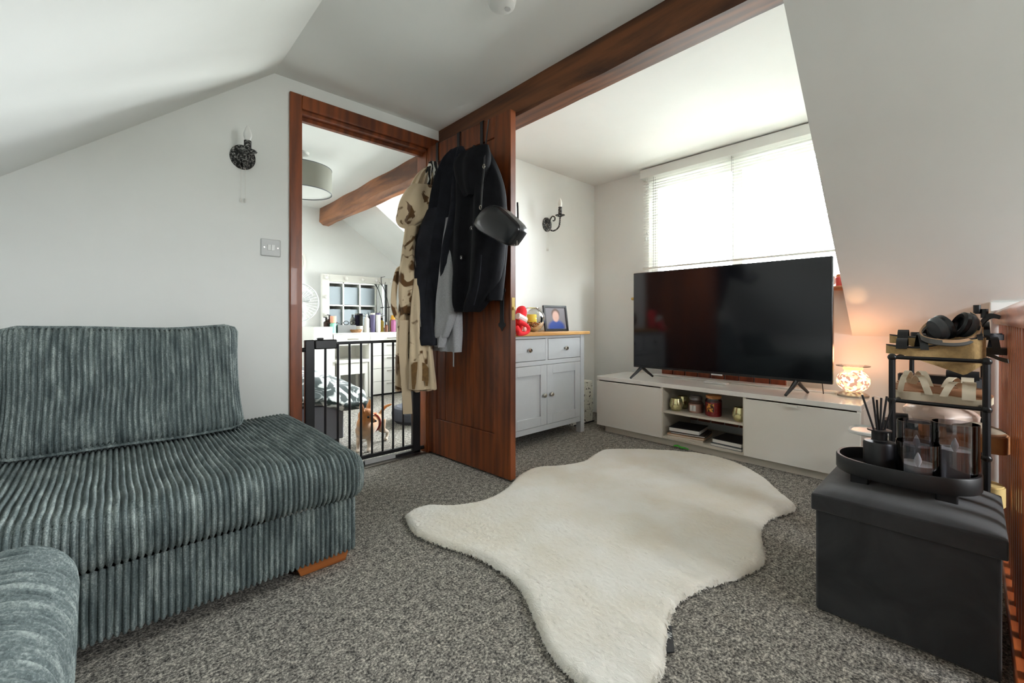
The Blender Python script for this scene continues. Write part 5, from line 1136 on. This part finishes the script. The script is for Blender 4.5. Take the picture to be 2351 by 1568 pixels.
for k, (dx, dy, L) in enumerate(((-0.02, 0.034, 0.125), (-0.012, 0.012, 0.12), (0.0, -0.004, 0.118), (0.012, -0.014, 0.122), (0.015, -0.03, 0.115), (0.004, 0.006, 0.11))):
    B().cyl((1.705 + dx * 0.3, 0.195 + dy * 0.2, BZ + 0.102), (1.705 + dx * 1.3, 0.195 + dy * 1.1, BZ + 0.102 + L), 0.0028, 8).build('reed', M_soft_black, dfz)
def led_candle(x, y, r, h, wax, label):
    o = thing('led_candle', label, 'candle', (x, y, BZ), 'smoked glass candles on the tray')
    B().lathe([(0.001, 0.002), (r, 0.002), (r, h), (r - 0.0025, h), (r - 0.0025, 0.005), (0.001, 0.005)], (x, y, BZ), 40).build('glass', M_smoke, o)
    B().lathe([(0.001, 0.006), (r - 0.005, 0.006), (r - 0.005, wax), (r - 0.012, wax - 0.006), (0.001, wax - 0.010)], (x, y, BZ), 32).build('wax', M_wax, o)
    B().lathe([(0.001, wax - 0.012), (0.004, wax - 0.006), (0.0085, wax + 0.006), (0.0075, wax + 0.014), (0.003, wax + 0.026), (0.001, wax + 0.030)], (x, y, BZ), 14, sx=0.6).build('flame_tip', M_white_plastic, o)
led_candle(1.662, 0.107, 0.047, 0.112, 0.052, 'shortest smoked glass candle at the front of the tray')
led_candle(1.730, 0.036, 0.049, 0.168, 0.095, 'tallest smoked glass candle at the right end of the tray')
led_candle(1.782, 0.118, 0.045, 0.150, 0.078, 'middle height smoked glass candle at the back of the tray')
# ================================================================== SHOE RACK
rk = thing('shoe_rack', 'black tubular metal shoe rack crammed with shoes by the stairs', 'shoe rack', (2.38, 0.085, 0))
RX0, RX1, RY0, RY1 = 2.035, 2.74, -0.028, 0.198
for x in (RX0, RX1):
    for y in (RY0, RY1): B().cyl((x, y, 0), (x, y, 0.733), 0.0095, 10).build('leg', M_black_metal, rk)
TIERS = (0.10, 0.26, 0.42, 0.575, 0.728)
for z in TIERS:
    for x in (RX0, RX1): B().cyl((x, RY0, z), (x, RY1, z), 0.0065, 8).build('end_bar', M_black_metal, rk)
    for y in (RY0 + 0.012, RY1 - 0.012): B().cyl((RX0, y, z), (RX1, y, z), 0.0065, 8).build('side_bar', M_black_metal, rk)
for y in (RY0, RY1):
    for z in TIERS: B().ball((RX0, y, z), 0.0135, seg=10, rings=6).build('joint', M_black, rk)
def sole(b, L, hw, zt, zb, n=28):
    """shoe sole along local +x from toe (0) to heel (L)"""
    R = []
    for i in range(n + 1):
        t = i / n; x = L * t; w = hw(t)
        R += [(x, -w, zb(t)), (x, w, zb(t)), (x, w, zt(t)), (x, -w, zt(t))]
    f = [(i*4+k, i*4+(k+1) % 4, (i+1)*4+(k+1) % 4, (i+1)*4+k) for i in range(n) for k in range(4)] + [(0, 1, 2, 3), (n*4, n*4+1, n*4+2, n*4+3)]
    return b.add(R, f)
foot = lambda t: 0.041 * (max(0.0, min(1, t / 0.12))) ** 0.5 * (1 - 0.28 * math.exp(-((t - 0.55) / 0.22) ** 2)) * (max(0.0, min(1, (1.001 - t) / 0.10))) ** 0.45 + 0.002
def strap(b, x, w, zt, h, wd, lean=0.0, hwx=0.038):
    pts = [(x + lean * k / 8, hwx * math.cos(PI * k / 8), zt + h * math.sin(PI * k / 8)) for k in range(9)]
    return b.strip(pts, (1, 0, 0.0), wd, 0.003)
def shoe(name, label, loc, rz, L, zt, zb, smat, straps, top=None, tilt=0.0, roll=0.0, cat='shoe', group='shoes on the rack'):
    o = thing(name, label, cat, loc, group, rot=(roll, tilt, rz))
    sole(B(), L, foot, zt, zb).build('sole', smat, o, smooth=50)
    if top: sole(B(), L * 0.985, lambda t: foot(t) * 0.93, lambda t: zt(t) + 0.004, lambda t: zt(t) - 0.001).build('insole', top, o, smooth=50)
    for i, (x, h, wd, lean, mt) in enumerate(straps):
        t = x / L; bb = B(); hwx = foot(min(1, max(0, t))) + 0.003; z0 = zt(min(1, t)) - 0.004
        strap(bb, x, 0, z0, h, wd, lean, hwx).build('strap', mt, o, smooth=60)
    return o
wt = lambda t: 0.030 + 0.012 * t - 0.020 * math.sin(PI * min(1, t / 0.75)) * 0.6 + 0.034 * max(0, t - 0.35)
wb = lambda t: 0.0 - 0.062 * max(0, t - 0.18) / 0.62 if t < 0.80 else -0.062 + 0.045 * (t - 0.80) / 0.20
ZT = 0.738
RZ_ = -PI / 2 + 0.03
shoe('wedge_sandal', 'jute wedge sandal with black straps lying lower on the rack top', (2.105, 0.222, ZT), RZ_, 0.25, wt, wb, M_jute, [(0.045, 0.035, 0.030, 0.0, M_soft_black), (0.085, 0.055, 0.022, 0.02, M_leather), (0.235, 0.02, 0.014, 0.0, M_soft_black)], M_soft_black)
shoe('wedge_sandal', 'jute wedge sandal with black straps stacked under the headphones', (2.205, 0.222, ZT + 0.034), RZ_, 0.245, wt, lambda t: max(-0.03, wb(t)), M_jute, [(0.04, 0.03, 0.030, 0.0, M_soft_black), (0.10, 0.045, 0.022, 0.02, M_leather), (0.21, 0.03, 0.02, 0.02, M_soft_black)], M_soft_black)
# headphones
hp = thing('headphones', 'black over-ear headphones with a tan band on top of the shoes', 'headphones', (2.15, 0.06, 0.79))
HX = 2.115
cups = [(atX(2158, 753, HX), V((0.55, -0.75, 0.25))), (atX(2216, 748, HX + 0.01), V((-0.45, 0.8, 0.25)))]
for c, d in cups:
    d = d.normalized()
    B().lathe([(0.001, -0.022), (0.030, -0.020), (0.037, -0.010), (0.038, 0.0), (0.036, 0.004)], c, 28, d, 0.9, 1.1).build('ear_cup', plain('grey_shell_%d' % len(MATS), (66, 70, 74), 0.4), hp)
    B().lathe([(0.036, 0.003), (0.041, 0.008), (0.041, 0.018), (0.034, 0.024), (0.024, 0.020), (0.020, 0.010), (0.001, 0.008)], c, 28, d, 0.9, 1.1).build('ear_pad', M_leather, hp)
band = [atX(u, v, x) for u, v, x in ((2136, 742, HX + 0.02), (2118, 756, HX), (2113, 768, HX - 0.02), (2122, 779, HX - 0.045), (2150, 786, HX - 0.055), (2190, 789, HX - 0.055), (2225, 784, HX - 0.045), (2248, 768, HX - 0.02), (2252, 750, HX), (2243, 732, HX + 0.02), (2228, 722, HX + 0.03))]
B().strip(smoothpath(band, 48), (0.55, 0.1, 0.83), 0.020, 0.005).build('headband', plain('band_outer', (84, 84, 82), 0.5), hp, smooth=60)
B().strip([p + V((0.004, 0, 0.006)) for p in smoothpath(band, 48)], (0.55, 0.1, 0.83), 0.012, 0.005).build('headband_lining', plain('band_lining', (188, 152, 118), 0.6), hp, smooth=60)
# black buckled sandals behind
shoe('black_sandal', 'black buckled sandal behind the headphones on the rack top', (2.37, 0.175, ZT + 0.05), RZ_ - 0.1, 0.25, lambda t: 0.02, lambda t: 0.0, M_soft_black, [(0.06, 0.05, 0.025, 0.01, M_soft_black), (0.20, 0.05, 0.02, 0.01, M_leather)], M_leather)
shoe('black_sandal', 'black sandal with a long strap pointing at the spindles', (2.33, 0.14, ZT), RZ_ - 0.12, 0.25, lambda t: 0.02, lambda t: 0.0, M_soft_black, [(0.06, 0.045, 0.025, 0.01, M_soft_black), (0.18, 0.045, 0.02, 0.02, M_soft_black)], M_leather)
bk = thing('sandal_strap', 'loose black buckle strap hanging off the right of the rack top', 'strap', atX(2270, 812, 2.2), 'shoes on the rack')
B().strip(smoothpath([atX(2245, 808, 2.2), atX(2275, 816, 2.17), atX(2295, 824, 2.14), atX(2315, 829, 2.12)], 16), (0.6, 0.1, 0.8), 0.016, 0.004).build('strap', M_soft_black, bk)
b2 = thing('sandal_strap', 'black strap with buckles sticking up beside the handrail', 'strap', atX(2262, 735, 2.3), 'shoes on the rack')
B().strip(smoothpath([atX(2240, 765, 2.3), atX(2256, 740, 2.3), atX(2272, 726, 2.28), atX(2290, 727, 2.26), atX(2302, 732, 2.25)], 18), (0.5, 0.2, 0.85), 0.020, 0.005).build('strap', M_soft_black, b2)
for u, v in ((2243, 708), (2260, 717)):
    q = atX(u, v, 2.3); B().cyl(q - V((0, 0, 0.02)), q + V((0, 0, 0.012)), 0.010, 12).build('buckle', M_black, b2)
# second tier: cream sandals
flat_t = lambda t: 0.024 + 0.010 * t; flat_b = lambda t: 0.0
cream = lambda: [(0.055, 0.045, 0.032, 0.0, M_cream), (0.115, 0.040, 0.020, -0.045, M_cream), (0.15, 0.055, 0.020, 0.05, M_cream), (0.225, 0.05, 0.016, -0.02, M_cream)]
shoe('strappy_sandal', 'cream strappy sandal with a tan footbed at the front of the second tier', (2.125, -0.045, 0.583), PI / 2 - 0.02, 0.255, flat_t, flat_b, M_cream, cream(), M_insole, roll=-0.25)
shoe('strappy_sandal', 'cream strappy sandal behind its pair on the second tier', (2.27, -0.04, 0.583), PI / 2, 0.25, flat_t, flat_b, M_cream, cream(), M_insole)
shoe('slip_on_shoe', 'dark slip-on shoe far back on the second tier', (2.45, -0.03, 0.583), PI / 2, 0.25, lambda t: 0.05, flat_b, M_soft_black, [(0.06, 0.03, 0.09, 0.0, M_soft_black)], M_leather)
# third tier: carrier bag bundle, brown and black shoes, lid
def bundle(name, c, rx, ry, rz, mat, label, cat, seed):
    b = B(); b.ball(c, rx, ry, rz, 40, 26)
    b.v = [tuple(V(p) + (V(p) - V(c)).normalized() * 0.016 * (noise.noise(V(p) * 22 + V((seed, 0, 0))) + 0.6 * abs(noise.noise(V(p) * 45)))) for p in b.v]
    return tag(b.build(name, mat, smooth=25, origin=c), label, cat)
bundle('plastic_bag', (2.36, 0.09, 0.492), 0.13, 0.105, 0.052, plain('pale_polythene', (222, 200, 186), 0.3, nscale=12, namt=0.1), 'crumpled pale plastic bag stuffed on the third tier', 'bag', 1)
bundle('cloth_shoe', (2.16, -0.005, 0.47), 0.055, 0.075, 0.034, plain('taupe_cloth', (150, 136, 118), 0.9, nscale=20, namt=0.2), 'scrunched taupe fabric shoe on the third tier', 'shoe', 4)
shoe('black_shoe', 'black studded shoe at the left of the third tier', (2.14, 0.235, 0.428), RZ_, 0.13, lambda t: 0.06, flat_b, M_soft_black, [(0.05, 0.03, 0.04, 0.0, M_leather)], None)
shoe('tan_shoe', 'tan suede shoe heel poking out beside the spindles', (2.10, 0.17, 0.428), RZ_ + 0.05, 0.25, lambda t: 0.035 + 0.03 * max(0, t - 0.3), flat_b, M_brownshoe, [(0.07, 0.03, 0.07, 0.0, M_brownshoe)], M_insole)
lidc = V((2.10, 0.268, 0.440))
pl = thing('food_tub', 'white lidded plastic tub wedged in the rack behind the tray', 'tub', lidc)
B().lathe([(0.001, -0.012), (0.055, -0.012), (0.066, -0.004), (0.001, -0.004)], lidc, 24).build('tub', M_haze, pl)
b = B(); n = 40
for s_, z in ((0.90, -0.002), (1.0, -0.006), (1.03, -0.004), (1.03, 0.004), (0.97, 0.007), (0.90, 0.004), (0.86, 0.001)):
    for k in range(n):
        a = 2 * PI * k / n; c, q = math.cos(a), math.sin(a)
        b.v.append((lidc.x + math.copysign(abs(c) ** 0.7, c) * 0.075 * s_, lidc.y + math.copysign(abs(q) ** 0.7, q) * 0.062 * s_, lidc.z + z))
b.f = [(i*n+k, i*n+(k+1) % n, (i+1)*n+(k+1) % n, (i+1)*n+k) for i in range(6) for k in range(n)] + [tuple(range(n)), tuple(range(6*n, 7*n))]
b.build('lid', M_white_plastic, pl, smooth=40)
shoe('black_shoe', 'low black shoe under the tan shoe on the fourth tier', (2.12, 0.17, 0.268), RZ_, 0.22, lambda t: 0.05, flat_b, M_soft_black, [(0.06, 0.03, 0.07, 0.0, M_soft_black)], M_leather)
shoe('jute_shoe', 'pale jute soled shoe low on the rack behind the storage cube', (2.06, 0.14, 0.268), RZ_ + 0.04, 0.21, lambda t: 0.06, flat_b, M_card, [(0.06, 0.04, 0.06, 0.0, M_card)], M_card)
